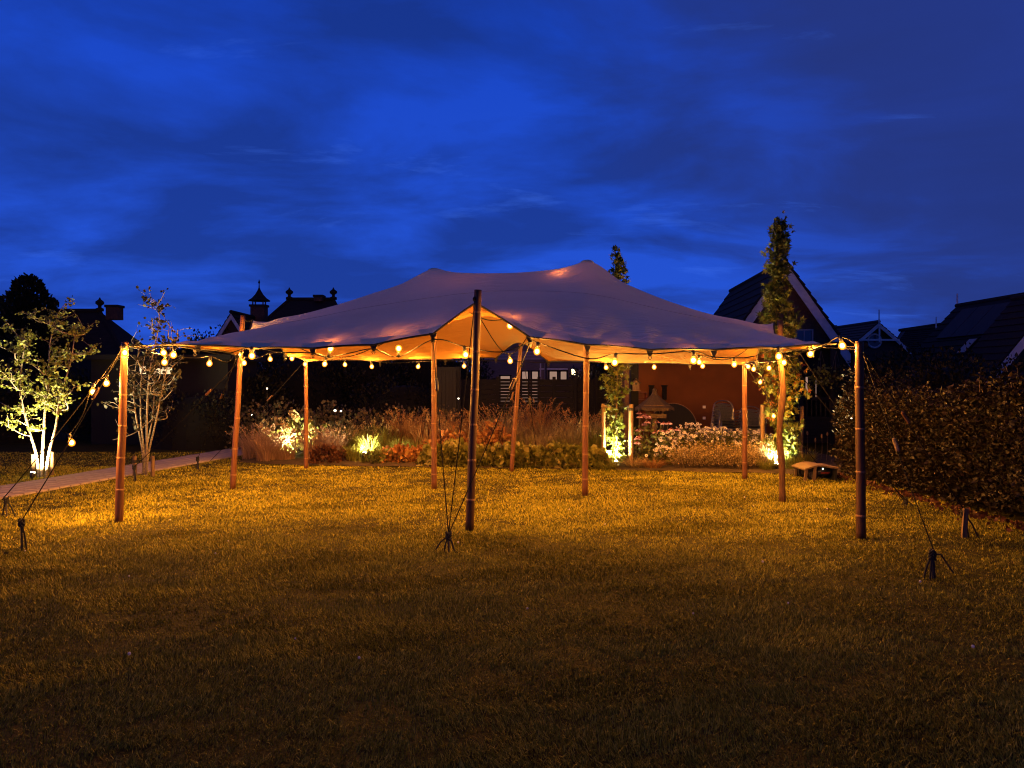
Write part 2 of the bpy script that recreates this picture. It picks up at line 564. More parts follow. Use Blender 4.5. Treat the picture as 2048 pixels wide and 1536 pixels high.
# ================================================================== GROUND
def field_noise(x, y, s, seed=0):
    """cheap smooth 2-D noise from a few sines, 0..1"""
    r = np.random.default_rng(100 + seed)
    v = np.zeros_like(x)
    for i in range(9):
        a, f, p = r.uniform(0, PI), s * r.uniform(0.6, 1.9), r.uniform(0, 6.3)
        v = v + np.sin((x * math.cos(a) + y * math.sin(a)) * f + p + 1.3 * np.sin(y * f * 0.7 + p * 2))
    return 0.5 + 0.5 * np.tanh(v / 3.2)

def lawn_material():
    m, nt = nodes_of('lawn')
    N, L = nt.nodes, nt.links
    out = N.new('ShaderNodeOutputMaterial')
    b = N.new('ShaderNodeBsdfPrincipled')
    b.inputs['Roughness'].default_value = 0.95
    b.inputs['Specular IOR Level'].default_value = 0.1
    t = N.new('ShaderNodeTexCoord')
    n1 = N.new('ShaderNodeTexNoise'); n1.inputs['Scale'].default_value = 34; n1.inputs['Detail'].default_value = 6; n1.inputs['Roughness'].default_value = 0.7
    n2 = N.new('ShaderNodeTexNoise'); n2.inputs['Scale'].default_value = 1.7; n2.inputs['Detail'].default_value = 5
    L.new(t.outputs['Object'], n1.inputs['Vector']); L.new(t.outputs['Object'], n2.inputs['Vector'])
    r = N.new('ShaderNodeValToRGB')
    r.color_ramp.elements[0].position = 0.32; r.color_ramp.elements[0].color = (0.009, 0.007, 0.002, 1)
    r.color_ramp.elements[1].position = 0.66; r.color_ramp.elements[1].color = (0.06, 0.054, 0.008, 1)
    L.new(n1.outputs[0], r.inputs[0])
    r2 = N.new('ShaderNodeValToRGB')
    r2.color_ramp.elements[0].position = 0.3; r2.color_ramp.elements[0].color = (0.65, 0.65, 0.65, 1)
    r2.color_ramp.elements[1].position = 0.7; r2.color_ramp.elements[1].color = (1.1, 1.1, 1.0, 1)
    L.new(n2.outputs[0], r2.inputs[0])
    mm = N.new('ShaderNodeMix'); mm.data_type = 'RGBA'; mm.blend_type = 'MULTIPLY'; mm.inputs[0].default_value = 1
    L.new(r.outputs[0], mm.inputs[6]); L.new(r2.outputs[0], mm.inputs[7])
    L.new(mm.outputs[2], b.inputs['Base Color'])
    bp = N.new('ShaderNodeBump'); bp.inputs['Strength'].default_value = 0.9; bp.inputs['Distance'].default_value = 0.03
    L.new(n1.outputs[0], bp.inputs['Height']); L.new(bp.outputs[0], b.inputs['Normal'])
    L.new(b.outputs[0], out.inputs[0])
    return m
g = MB()
g.add([(-300, -60, 0), (300, -60, 0), (300, 500, 0), (-300, 500, 0)], [(0, 1, 2, 3)])
tag(g.build('lawn_ground', lawn_material()), kind='structure', label='yellow lit lawn under the tent fading to dark')

# planting bed: dark soil sheet with an uneven front edge
BED_FRONT = [(-5.25, 14.9), (-4.7, 14.55), (-3.6, 14.35), (-2.0, 14.1), (-0.4, 13.95), (1.2, 13.75), (2.6, 13.45), (3.9, 13.2), (5.2, 13.0), (6.4, 12.9)]
def bed_front_y(x):
    xs, ys = zip(*BED_FRONT)
    return np.interp(x, xs, ys)
bm_ = MB()
fr = []
for i in range(61):
    x = -5.3 + 11.8 * i / 60
    fr.append((x, float(bed_front_y(x)) + 0.05 * math.sin(x * 5.1) + 0.03 * math.sin(x * 13), 0.012))
k0 = len(fr)
vs = fr + [(x, y + 0.35, 0.05) for x, y, z in fr] + [(x, 19.2, 0.06) for x, y, z in fr]
fs = []
for rr in range(2):
    for i in range(k0 - 1):
        a = rr * k0 + i
        fs.append((a, a + 1, a + 1 + k0, a + k0))
bm_.add(vs, fs)
tag(bm_.build('soil_bed', M['soil']), kind='structure', label='dark soil of the planting bed behind the lawn')

# path of clay pavers curving along the garden's side
PATH = [(-8.15, 6.2), (-7.75, 8.6), (-7.2, 10.9), (-6.78, 13.2), (-6.22, 16.2), (-5.7, 19.5), (-5.3, 23.0)]
PATH_W = 1.0
def path_at(s):
    """point and direction at s in 0..1 along the smoothed path"""
    n = len(PATH) - 1
    t = min(max(s * n, 0), n - 1e-6)
    i = int(t); u = t - i
    p = [Vector((*PATH[min(max(j, 0), n)], 0)) for j in (i - 1, i, i + 1, i + 2)]
    c = 0.5 * ((2 * p[1]) + (p[2] - p[0]) * u + (2 * p[0] - 5 * p[1] + 4 * p[2] - p[3]) * u * u + (3 * p[1] - p[0] - 3 * p[2] + p[3]) * u ** 3)
    return c
def path_dist(x, y):
    d = np.full(x.shape, 1e9)
    for i in range(81):
        c = path_at(i / 80)
        d = np.minimum(d, np.hypot(x - c.x, y - c.y))
    return d
path_root = bpy.data.objects.new('path', None)
COL.objects.link(path_root)
tag(path_root, kind='structure', label='clay paver path with pale joints beside the lawn')
pb = MB()
cs = [path_at(i / 60) for i in range(61)]
for i, c in enumerate(cs):
    d = (cs[min(i + 1, 60)] - cs[max(i - 1, 0)]).normalized()
    s = Vector((d.y, -d.x, 0)) * (PATH_W / 2 + 0.02)
    pb.v += [tuple(c - s + Vector((0, 0, 0.006))), tuple(c + s + Vector((0, 0, 0.006)))]
    if i:
        a = 2 * i
        pb.f.append((a - 2, a - 1, a + 1, a))
pb.build('sand_joint', M['joint'], path_root)
# rows of pavers across the path: 5 wide; those that show are objects, the rest one mesh
pav_mb = MB(); pav_mb.box((0, 0, 0.012), (0.19, 0.19, 0.03))
# small chamfer on top
pav_mb = MB()
h_, b_ = 0.094, 0.086
pav_mb.add([(-h_, -h_, 0), (h_, -h_, 0), (h_, h_, 0), (-h_, h_, 0), (-h_, -h_, .022), (h_, -h_, .022), (h_, h_, .022), (-h_, h_, .022),
            (-b_, -b_, .028), (b_, -b_, .028), (b_, b_, .028), (-b_, b_, .028)],
           [(3, 2, 1, 0), (0, 1, 5, 4), (1, 2, 6, 5), (2, 3, 7, 6), (3, 0, 4, 7), (4, 5, 9, 8), (5, 6, 10, 9), (6, 7, 11, 10), (7, 4, 8, 11), (8, 9, 10, 11)])
pav_me = bpy.data.meshes.new('paver'); pav_me.from_pydata(pav_mb.v, [], pav_mb.f); pav_me.materials.append(M['pave'])
rest = MB()
n_pav, length = 0, 0.0
prev = path_at(0); acc = 0.0; rows = []
for i in range(1, 1201):
    c = path_at(i / 1200)
    acc += (c - prev).length
    if acc >= 0.2:
        rows.append((c.copy(), (c - prev).normalized())); acc = 0
    prev = c
for ri, (c, d) in enumerate(rows):
    s = Vector((d.y, -d.x, 0))
    for k in range(5):
        p = c + s * ((k - 2) * 0.2 + (0.0 if ri % 2 else 0.0))
        rz = math.atan2(d.y, d.x) + random.gauss(0, 0.012)
        dz_ = random.uniform(0.002, 0.008)
        if c.y > 9.0 and n_pav < 300 and (c.x / c.y) > -0.70:
            o = bpy.data.objects.new('paver', pav_me)
            o.location = (p.x, p.y, dz_); o.rotation_euler = (random.gauss(0, 0.008), random.gauss(0, 0.008), rz)
            o.parent = path_root
            COL.objects.link(o); n_pav += 1
        else:
            Rm = Matrix.Rotation(rz, 3, 'Z')
            rest.add([Rm @ Vector(v) + Vector((p.x, p.y, dz_)) for v in pav_mb.v], pav_mb.f)
rp = rest.build('paving', M['pave'], path_root)
rp['kind'] = 'stuff'

# ================================================================== GRASS
def grass_material(name='grass_blade', k=1.0):
    return leafmat(name, (0.13 * k, 0.130 * k, 0.012 * k), (0.43 * k, 0.405 * k, 0.030 * k), (0.85 * k, 0.74 * k, 0.11 * k), trans=0.0, rough=0.7, spec=0.1)
def grass_field():
    PX, PY = [], []
    bands = [(2.6, 3.2), (3.2, 4), (4, 5), (5, 6), (6, 7), (7, 8.5), (8.5, 10), (10, 12), (12, 14.2), (14.2, 17)]
    for a, b in bands:
        mid = (a + b) / 2
        rho = min(8200, 62000 / mid ** 1.55)
        if a >= 14.2: rho *= 0.45
        wx = 0.80 * b + 0.4
        n = int(1.7 * rho * 2 * wx * (b - a))
        PX.append(RNG.uniform(-wx, wx, n)); PY.append(RNG.uniform(a, b, n))
    x = np.concatenate(PX); y = np.concatenate(PY)
    keep = np.ones(len(x), bool)
    inside = (x > -5.2) & (y > bed_front_y(x) - 0.02)
    keep &= ~inside
    near_path = x < -4.5
    d = np.full(len(x), 9.0); d[near_path] = path_dist(x[near_path], y[near_path])
    keep &= d > PATH_W / 2 + 0.02
    keep &= ~((x > 5.75 - 0.02 * (y - 8)) & (y > 4))
    # thin, bare spots
    nz = field_noise(x, y, 2.2, 1) * 0.38 + field_noise(x, y, 7.0, 2) * 0.34 + field_noise(x, y, 19.0, 4) * 0.28
    keep &= RNG.uniform(0, 1, len(x)) < 0.34 + 0.9 * np.clip((nz - 0.25) / 0.36, 0, 1)
    x, y, nz = x[keep], y[keep], nz[keep]
    n = len(x)
    P = np.stack([x, y, np.full(n, -0.003)], 1)
    a = RNG.uniform(0, 2 * PI, n) 
    wind = field_noise(x, y, 3.0, 5) * 5.0
    a = np.where(RNG.uniform(0, 1, n) < 0.45, wind, a)
    D = np.stack([np.cos(a), np.sin(a)], 1)
    D = np.concatenate([D, np.zeros((n, 1))], 1)
    h = RNG.uniform(0.019, 0.038, n) * (0.5 + 0.95 * nz)
    tall = RNG.uniform(0, 1, n) < 0.02
    h[tall] *= 1.7
    w = 0.0032 + 0.00055 * np.maximum(y - 3, 0) + RNG.uniform(0, 0.0015, n)
    bend = RNG.uniform(0.2, 1.05, n)
    me = blade_mesh('grass', P, D, h, w, bend, 2)
    o = link_mesh('grass', me, grass_material())
    tag(o, 'short dry mown grass of the lawn', kind='stuff')
    return n
n_blades = grass_field()
print('grass blades', n_blades)

# clover heads and small fallen bits on the lawn
cl = MB()
for i in range(24):
    x, y = random.uniform(-6, 5), random.uniform(3.2, 11)
    if path_dist(np.array([x]), np.array([y]))[0] < 0.6: continue
    cl.sphere((x, y, 0.035), random.uniform(0.006, 0.011), 6, 4)
tag(cl.build('clover_flowers', M['white_paint']), 'tiny pale clover heads scattered in the lawn', kind='stuff')

# ================================================================== TENT
def V3(px, py, D): return W(px, py, D)
FL, FR = V3(313, 690, 8.75), V3(1671, 688, 7.85)
BL, BR = V3(612, 723, 13.6), V3(1490, 730, 12.4)
TOP_A, TOP_B = Vector((-1.13, 11.29, 3.27)), Vector((1.04, 10.65, 3.27))
front_ties = [V3(395, 691, 8.70), V3(503, 697, 8.62), V3(625, 697, 8.54), V3(747, 690, 8.46), V3(866, 668, 8.36), V3(951, 606, 8.28), V3(1060, 675, 8.30), V3(1175, 690, 8.22), V3(1300, 700, 8.14), V3(1428, 700, 8.05), V3(1562, 696, 7.95)]
left_ties = [V3(390, 698, 9.65), V3(474, 712, 10.86), V3(505, 640, 11.35), V3(570, 711, 12.75)]
right_ties = [V3(1625, 699, 8.7), V3(1566, 706, 9.6), V3(1548, 645, 10.35), V3(1513, 722, 11.35)]
back_ties = [V3(760, 722, 13.55), V3(890, 719, 13.5), V3(992, 716, 13.45), V3(1037, 680, 13.4), V3(1097, 723, 13.2), V3(1250, 727, 12.95), V3(1380, 729, 12.7)]
front = [FL] + front_ties + [FR]
left = [FL] + left_ties + [BL]
right = [FR] + right_ties + [BR]
back = [BL] + back_ties + [BR]
NU, NV = 176, 112
def edge_curve(pts, n, inward):
    """n+1 points along the edge: straight between ties with a shallow scallop, tied points kept exactly; returns (points, tie indices)"""
    L = [0.0]
    for a, b in zip(pts, pts[1:]):
        L.append(L[-1] + (Vector((b.x, b.y, 0)) - Vector((a.x, a.y, 0))).length)
    tot = L[-1]
    idx = [round(l / tot * n) for l in L]
    out = [None] * (n + 1)
    for k in range(len(pts) - 1):
        i0, i1 = idx[k], idx[k + 1]
        for i in range(i0, i1 + 1):
            u = (i - i0) / max(i1 - i0, 1)
            p = pts[k].lerp(pts[k + 1], u)
            s = 4 * u * (1 - u)
            ln = (pts[k + 1] - pts[k]).length
            out[i] = p + inward * (s * 0.045 * ln) + Vector((0, 0, 0.018 * ln * s))
    return out, idx
eF, iF = edge_curve(front, NU, Vector((0, 1, 0)))
eB, iB = edge_curve(back, NU, Vector((0, -1, 0)))
eL, iL = edge_curve(left, NV, Vector((1, 0, 0)))
eR, iR = edge_curve(right, NV, Vector((-1, 0, 0)))
G = np.zeros((NU + 1, NV + 1, 3))
aF, aB, aL, aR = (np.array([list(p) for p in e]) for e in (eF, eB, eL, eR))
u = np.linspace(0, 1, NU + 1)[:, None, None]
v = np.linspace(0, 1, NV + 1)[None, :, None]
G = (1 - v) * aF[:, None] + v * aB[:, None] + (1 - u) * aL[None] + u * aR[None] \
    - ((1 - u) * (1 - v) * aF[0] + u * (1 - v) * aF[-1] + (1 - u) * v * aB[0] + u * v * aB[-1])
X, Y = G[..., 0], G[..., 1]
Z = G[..., 2].copy()
fixed = np.zeros(Z.shape, bool)
fixed[0, :] = fixed[-1, :] = True
fixed[:, 0] = fixed[:, -1] = True
def node_near(p):
    d = (X - p.x) ** 2 + (Y - p.y) ** 2
    return np.unravel_index(np.argmin(d), d.shape)
def ridge(a, b, za, zb, sag, soft=0.0):
    """pin the nodes nearest to the line a-b to a sagging ridge"""
    for t in np.linspace(0, 1, 160):
        p = Vector(a).lerp(Vector(b), t)
        i, j = node_near(p)
        if fixed[i, j] and (i in (0, NU) or j in (0, NV)): continue
        Z[i, j] = za + (zb - za) * t - sag * 4 * t * (1 - t)
        fixed[i, j] = True
# tension ridges of the stretch fabric between mast heads and raised edges
ridge(TOP_A, TOP_B, TOP_A.z, TOP_B.z, 0.10)
ridge(TOP_A, left_ties[2], TOP_A.z, left_ties[2].z, 0.13)
ridge(TOP_B, right_ties[2], TOP_B.z, right_ties[2].z, 0.17)
def ridge_line(pts):
    for a, b in zip(pts, pts[1:]):
        ridge(a, b, a.z, b.z, 0.0)
ridge_line([FL, W(360, 681, 8.95), W(400, 675, 9.2), W(442, 668, 9.6), W(505, 657, 10.4)])
ridge_line([FR, W(1640, 682, 8.1), W(1606, 676, 8.4), W(1560, 668, 9.0), W(1500, 655, 9.6)])
for T in (TOP_A, TOP_B):
    r = np.hypot(X - T.x, Y - T.y)
    m = r < 0.13
    Z[m] = T.z - 0.25 * np.maximum(r[m] - 0.04, 0)
    fixed |= m
for it in range(5000):
    Zn = 0.25 * (Z[:-2, 1:-1] + Z[2:, 1:-1] + Z[1:-1, :-2] + Z[1:-1, 2:])
    if it == 0:
        Zin = Z[1:-1, 1:-1]
    step = np.where(fixed[1:-1, 1:-1], 0, Zn - Z[1:-1, 1:-1])
    Z[1:-1, 1:-1] += step
# relax the ridges a little so that they round off like cloth
keepz = np.zeros(Z.shape, bool)
keepz[0, :] = keepz[-1, :] = True; keepz[:, 0] = keepz[:, -1] = True
for it in range(26):
    Zn = 0.25 * (Z[:-2, 1:-1] + Z[2:, 1:-1] + Z[1:-1, :-2] + Z[1:-1, 2:])
    Z[1:-1, 1:-1] += np.where(keepz[1:-1, 1:-1], 0, 0.8 * (Zn - Z[1:-1, 1:-1]))
for T in (TOP_A, TOP_B):
    r = np.hypot(X - T.x, Y - T.y)
    cone = T.z - 0.02 - 0.30 * np.maximum(r - 0.05, 0)
    k_ = np.clip(1 - r / 0.5, 0, 1) ** 1.5
    Z = Z * (1 - k_) + np.maximum(Z, cone) * k_
# folds that run in from every tie, and long soft folds across the cloth
ties_all = front_ties + left_ties + right_ties + back_ties + [FL, FR, BL, BR]
fold = np.zeros(Z.shape)
for k, T in enumerate(ties_all):
    dx, dy = X - T.x, Y - T.y
    r = np.hypot(dx, dy); th = np.arctan2(dy, dx)
    fold += np.sin(th * (9 + k % 4) + k * 1.7) * 0.030 * np.minimum(r, 0.5) * np.exp(-(r / 0.75) ** 2)
for T in (TOP_A, TOP_B):
    dx, dy = X - T.x, Y - T.y
    r = np.hypot(dx, dy); th = np.arctan2(dy, dx)
    fold += np.sin(th * 13) * 0.012 * np.minimum(r, 0.4) * np.exp(-(r / 0.6) ** 2)
fold += 0.009 * np.sin(X * 3.1 + Y * 1.3 + 1.2 * np.sin(Y * 1.7)) * np.sin(Y * 2.3 - X * 0.6)
edge_fade = np.minimum(np.minimum(u[..., 0], 1 - u[..., 0]) * NU, np.minimum(v[..., 0], 1 - v[..., 0]) * NV) / 2.5
Z = Z + fold * np.clip(edge_fade, 0.0, 1)
TENT = np.stack([X, Y, Z], -1)
def tent_z(p):
    i, j = node_near(Vector(p)); return Z[i, j]

tent = thing('stretch_tent', 'sand coloured stretch fabric tent roof with two peaks, glowing orange underneath', 'tent', (0, 10.9, 0))
idx = np.arange((NU + 1) * (NV + 1)).reshape(NU + 1, NV + 1)
quads = np.stack([idx[:-1, :-1].ravel(), idx[1:, :-1].ravel(), idx[1:, 1:].ravel(), idx[:-1, 1:].ravel()], 1)
me = np_mesh('canopy', TENT.reshape(-1, 3), [quads])
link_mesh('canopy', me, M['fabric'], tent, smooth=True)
hem = MB()
for e in (TENT[:, 0], TENT[:, -1], TENT[0, :], TENT[-1, :]):
    hem.tube([tuple(p) for p in e], 0.011, 5)
hem.build('hem', M['hem'], tent)
# sewn reinforcement patches and tie loops at every tie-down point
def normal_at(i, j):
    i0, i1, j0, j1 = max(i - 1, 0), min(i + 1, NU), max(j - 1, 0), min(j + 1, NV)
    a = Vector(TENT[i1, j] - TENT[i0, j]); b = Vector(TENT[i, j1] - TENT[i, j0])
    n = a.cross(b).normalized()
    return n if n.z > 0 else -n
def patch(side, k):
    n_in, half = 6, 5
    mb = MB()
    for s in range(n_in + 1):
        hw = half * (1.0 - 0.0 * s / n_in) * (0.62 + 0.38 * s / n_in)
        for q in range(7):
            t = k + (q / 3 - 1) * hw
            if side == 'F': a, b = t, s * 0.62
            elif side == 'B': a, b = t, NV - s * 0.62
            elif side == 'L': a, b = s * 0.62, t
            else: a, b = NU - s * 0.62, t
            a, b = min(max(a, 0), NU), min(max(b, 0), NV)
            i, j = min(int(a), NU - 1), min(int(b), NV - 1)
            fu, fv = a - i, b - j
            p = (TENT[i, j] * (1 - fu) * (1 - fv) + TENT[i + 1, j] * fu * (1 - fv) + TENT[i, j + 1] * (1 - fu) * fv + TENT[i + 1, j + 1] * fu * fv)
            n = normal_at(i, j)
            mb.v.append(tuple(Vector(p) + n * 0.007))
    for s in range(n_in):
        for q in range(6):
            a = s * 7 + q
            mb.f.append((a, a + 1, a + 8, a + 7))
    mb.build('reinforcement_patch', M['patch'], tent, smooth=True)
def tie_loop(p, size=0.07):
    mb = MB()
    p = Vector(p)
    mb.prism([p + Vector((-size * 0.62, 0.006, 0.012)), p + Vector((size * 0.62, 0.006, 0.012)), p + Vector((size * 0.16, 0.006, -size)), p + Vector((-size * 0.16, 0.006, -size))], (0, 0.008, 0))
    ring = [p + Vector((0.018 * math.cos(a), 0, -size - 0.012 + 0.018 * math.sin(a))) for a in np.linspace(0, 2 * PI, 11)]
    mb.tube(ring, 0.004, 5, cap=False)
    mb.build('tie_loop', M['webbing'], tent)
for k, ii in enumerate(iF[1:-1]):
    if k not in (5,):
        patch('F', ii)
    if k != 5: tie_loop(TENT[ii, 0])
for ii in iB[1:-1]:
    tie_loop(TENT[ii, NV], 0.06)
for k, ii in enumerate(iL[1:-1]):
    if k != 2: tie_loop(TENT[0, ii], 0.06)
for k, ii in enumerate(iR[1:-1]):
    if k != 2: tie_loop(TENT[NU, ii], 0.06)
# thin seams of the cloth panels
for jj in (38, 75):
    pts = [Vector(TENT[i, jj]) + normal_at(i, jj) * 0.003 for i in range(0, NU + 1, 2)]
    MB().tube(pts, 0.0028, 4).build('seam', M['patch'], tent)
# mast caps under the two peaks
for T in (TOP_A, TOP_B):
    i, j = node_near(T)
    MB().lathe((TENT[i, j][0], TENT[i, j][1], TENT[i, j][2] - 0.035), [(0.10, 0.0), (0.085, 0.020), (0.05, 0.038), (0.012, 0.044)], 16).build('peak_cap', M['patch'], tent, smooth=True)

# ------------------------------------------------------------------ poles
def bamboo_pole(label, base, top, r=0.045, crooked=False, mat='bamboo', taper=0.85):
    base, top = Vector(base), Vector(top)
    t = thing('bamboo_pole' if not crooked else 'wooden_pole', label, 'pole', base, group='poles that carry the tent')
    n = 26
    rs = random.Random(int(abs(base.x) * 1000) + 3)
    pts, rad = [], []
    off = Vector((0, 0, 0))
    amp = 0.022 if crooked else 0.003
    ph = rs.uniform(0, 6)
    for i in range(n + 1):
        s = i / n
        w = Vector((math.sin(s * 9 + ph) * amp + math.sin(s * 17 + ph * 2) * amp * 0.45, math.cos(s * 8 + ph) * amp * 0.6, 0)) * min(1, 4 * s) * min(1, 4 * (1 - s) + 0.15)
        pts.append(base.lerp(top, s) + w)
        rad.append(r * (1 + (taper - 1) * s) * (1 + (0.10 * math.sin(s * 23 + ph) if crooked else 0)))
    pts[0] = pts[0] - Vector((0, 0, 0.02))
    MB().tube(pts, rad, 14).build('shaft', M[mat], t, smooth=True)
    if not crooked:
        H = (top - base).length
        z = rs.uniform(0.18, 0.38)
        while z < H - 0.08:
            s = z / H
            i = min(int(s * n), n - 1)
            p = pts[i].lerp(pts[i + 1], s * n - i)
            d = (pts[i + 1] - pts[i]).normalized()
            rr = r * (1 + (taper - 1) * s)
            MB().lathe(p, [(rr * 0.99, -0.012), (rr * 1.07, -0.003), (rr * 1.02, 0.0), (rr * 1.06, 0.004), (rr * 0.99, 0.012)], 14, d).build('node', M['bamboo_ring'], t, smooth=True)
            z += rs.uniform(0.34, 0.46)
    return t
POLE = {}
def pole_pts(bx, by_, tx, ty, lean=0.0):
    D = F_PX * CAM_H / (by_ - HORIZON)
    b = W(bx, by_, D); b.z = 0
    return b, W(tx, ty, D + lean)
POLE['fl'] = pole_pts(237, 1045, 250, 684)
POLE['fm'] = pole_pts(939, 1061, 956, 580)
POLE['fr'] = pole_pts(1723, 1078, 1718, 683)
POLE['ml'] = pole_pts(465, 978, 486, 631)
POLE['mr'] = pole_pts(1565, 1005, 1560, 640, 0.1)
POLE['bl'] = pole_pts(612, 938, 612, 716)
POLE['bm'] = pole_pts(1023, 943, 1043, 668)
POLE['br'] = pole_pts(1490, 958, 1489, 722)
bamboo_pole('bamboo corner pole nearest the paved path, bulb blazing at its head', *POLE['fl'], r=0.046)
bamboo_pole('tall dark bamboo pole before the tent opening, standing between three ropes', *POLE['fm'], r=0.047, mat='shade_toned_bamboo')
bamboo_pole('bamboo corner pole nearest the clipped hedge, half in shadow', *POLE['fr'], r=0.048, mat='shade_toned_bamboo')
bamboo_pole('leaning bamboo pole between the path corner pole and the grass clumps, head above the canopy', *POLE['ml'], r=0.042)
bamboo_pole('crooked wooden pole with knobbly bark in front of the yellow-leaved tree', *POLE['mr'], r=0.042, crooked=True, mat='old_wood')
bamboo_pole('slim bamboo pole in front of the pink feathery grasses and the lit hydrangea', *POLE['bl'], r=0.040)
bamboo_pole('bamboo pole with a pink tensioner at the ground cover, under the gap in the canopy', *POLE['bm'], r=0.040)
bamboo_pole('bamboo pole in front of the stacked chairs and the white daisies', *POLE['br'], r=0.042)
iA, iBt = node_near(TOP_A), node_near(TOP_B)
bA = W(868, 979, F_PX * CAM_H / (979 - HORIZON)); bA.z = 0
bB = W(1170, 991, F_PX * CAM_H / (991 - HORIZON)); bB.z = 0
bamboo_pole('bamboo mast under the lower of the two peaks, in front of the red grasses', bA, Vector(TENT[iA]) - Vector((0, 0, 0.04)), r=0.041)
bamboo_pole('bamboo mast under the higher of the two peaks, beside the ground cover', bB, Vector(TENT[iBt]) - Vector((0, 0, 0.04)), r=0.043)

# ------------------------------------------------------------------ guy ropes and anchors
def sag_line(a, b, sag, n=10):
    a, b = Vector(a), Vector(b)
    return [a.lerp(b, i / n) - Vector((0, 0, sag * 4 * (i / n) * (1 - i / n))) for i in range(n + 1)]
def guy_rope(label, a, b, sag=0.03, r=0.006, tension=None, mat='rope', tmat='old_wood'):
    t = thing('guy_rope', label, 'rope', b, group='guy ropes of the tent')
    pts = sag_line(a, b, sag)
    MB().tube(pts, r, 6).build('rope', M[mat], t)
    if tension is not None:
        p = Vector(a).lerp(Vector(b), tension); d = (Vector(b) - Vector(a)).normalized()
        MB().tube([p - d * 0.075, p - d * 0.06, p + d * 0.06, p + d * 0.075], [0.012, 0.019, 0.019, 0.012], 8).build('tensioner', M[tmat], t)
    # knot at the pole end
    MB().sphere(a, 0.022, 8, 5, (1.2, 1, 1.4)).build('knot', M[mat], t)
    return t
def anchor(label, p, legs=((-.06, .03), (0.0, .01), (.05, -.02)), h=0.22, tail=None):
    """a peg driven into the turf with straps tied round its head"""
    p = Vector(p)
    t = thing('ground_anchor', label, 'tent peg', (p.x, p.y, 0), group='tent pegs in the lawn')
    hd = Vector((p.x, p.y, h))
    MB().tube([Vector((p.x + 0.005, p.y, -0.05)), hd - Vector((0, 0, 0.02)), hd + Vector((0, 0, 0.03))], [0.009, 0.010, 0.009], 7).build('peg', M['steel'], t)
    for lx, ly in legs:
        q = Vector((p.x + lx, p.y + ly, 0.0))
        m_ = (hd + q) / 2 + Vector((lx * 0.10, ly * 0.10, 0.005))
        MB().tube([hd, m_, q], 0.008, 6).build('strap', M['webbing'], t)
    for k in range(3):
        a0 = random.uniform(0, 6)
        ring = [hd + Vector((0.024 * math.cos(a + a0), 0.018 * math.sin(a + a0), -0.03 + 0.024 * k + 0.016 * math.sin(a * 2))) for a in np.linspace(0, 2 * PI, 9)]
        MB().tube(ring, 0.009, 6, cap=False).build('wrap', M['webbing'], t)
    if tail:
        MB().tube([hd, hd + Vector((tail * 0.4, -0.02, 0.0)), hd + Vector((tail, -0.05, -h + 0.06))], 0.007, 6).build('loose_end', M['webbing'], t)
    return t
def ground_px(px, py):
    D = F_PX * CAM_H / (py - HORIZON)
    q = W(px, py, D); q.z = 0
    return q
# anchor in front of the tent opening with three ropes
A1 = ground_px(897, 1103); A1h = A1 + Vector((0, 0, 0.16))
anchor('steel peg wrapped in black straps before the tent opening, where three ropes meet', A1, ((-.13, .02), (-.04, -.02), (.0, 0.02), (.06, -.03)), 0.15)
fmt = POLE['fm'][1]
guy_rope('rope from the peg before the opening to the head of the tall dark pole', fmt - Vector((0.03, 0.02, 0.10)), A1h, 0.02, 0.0055)
guy_rope('rope from the peg before the opening to the canopy corner beside the lower peak', Vector(TENT[iF[5], 0]) - Vector((0, 0, .06)), A1h, 0.02, 0.0055, 0.26, tmat='steel')
guy_rope('rope from the peg before the opening to the canopy corner under the higher peak', Vector(TENT[iF[7], 0]) - Vector((0, 0, .06)), A1h, 0.02, 0.0055, 0.24)
# path-side corner
A2 = ground_px(42, 1100); A2h = A2 + Vector((0, 0, 0.27))
anchor('tent peg with crossed black straps in the lawn near the paved path', A2, ((-.02, .03), (.02, -.02), (.05, .0)), 0.26)
A3 = ground_px(12, 1034); A3h = A3 + Vector((-0.05, 0, 0.20))
anchor('tent peg at the very edge of the paved path, one strap lying out', A3, ((-.06, .02), (.09, .02)), 0.2)
flt = POLE['fl'][1]
guy_rope('rope from the path corner pole down to the peg with crossed straps', flt - Vector((0.02, 0.02, 0.06)), A2h, 0.03, 0.0055, 0.30)
guy_rope('rope from the path corner pole down to the peg at the path edge', flt - Vector((0.03, 0, 0.09)), A3h, 0.03, 0.0055)
# hedge-side corner
A4 = ground_px(1866, 1158); A4h = A4 + Vector((0.02, 0, 0.20))
anchor('tent peg with a loose strap end, nearest the camera on the hedge side', A4, ((-.06, .02), (-.03, -.02), (.015, -.01)), 0.2, tail=0.14)
frt = POLE['fr'][1]
guy_rope('rope from the hedge corner pole to the peg with the loose strap end', frt + Vector((0.03, 0, -0.09)), A4h, 0.02, 0.0055, 0.52, tmat='stake')
A5 = ground_px(1928, 1075); A5h = A5 + Vector((0.03, 0, 0.24))
t5 = anchor('timber tent stake with a bent steel tail, standing close to the hedge', A5, ((.05, .0), (.16, .02)), 0.25)
MB().beam(A5 + Vector((-0.01, -0.02, 0)), A5 + Vector((0.01, -0.02, 0.30)), 0.045, 0.03, (0, 1, 0)).build('timber_peg', M['stake'], t5)
guy_rope('rope with a red strap from the hedge corner pole to the timber stake', frt + Vector((0.03, 0.02, -0.06)), A5h, 0.02, 0.006, 0.42)
A6 = ground_px(1812, 1012); A6h = A6 + Vector((-0.02, 0, 0.06))
anchor('low tent peg half hidden in the turf at the foot of the hedge', A6, ((-.04, .02), (.08, -.05)), 0.07)
mrt = POLE['mr'][1]
guy_rope('rope from the crooked pole to the low peg at the hedge foot', mrt - Vector((-.03, 0, 0.10)), A6h, 0.03, 0.0055)
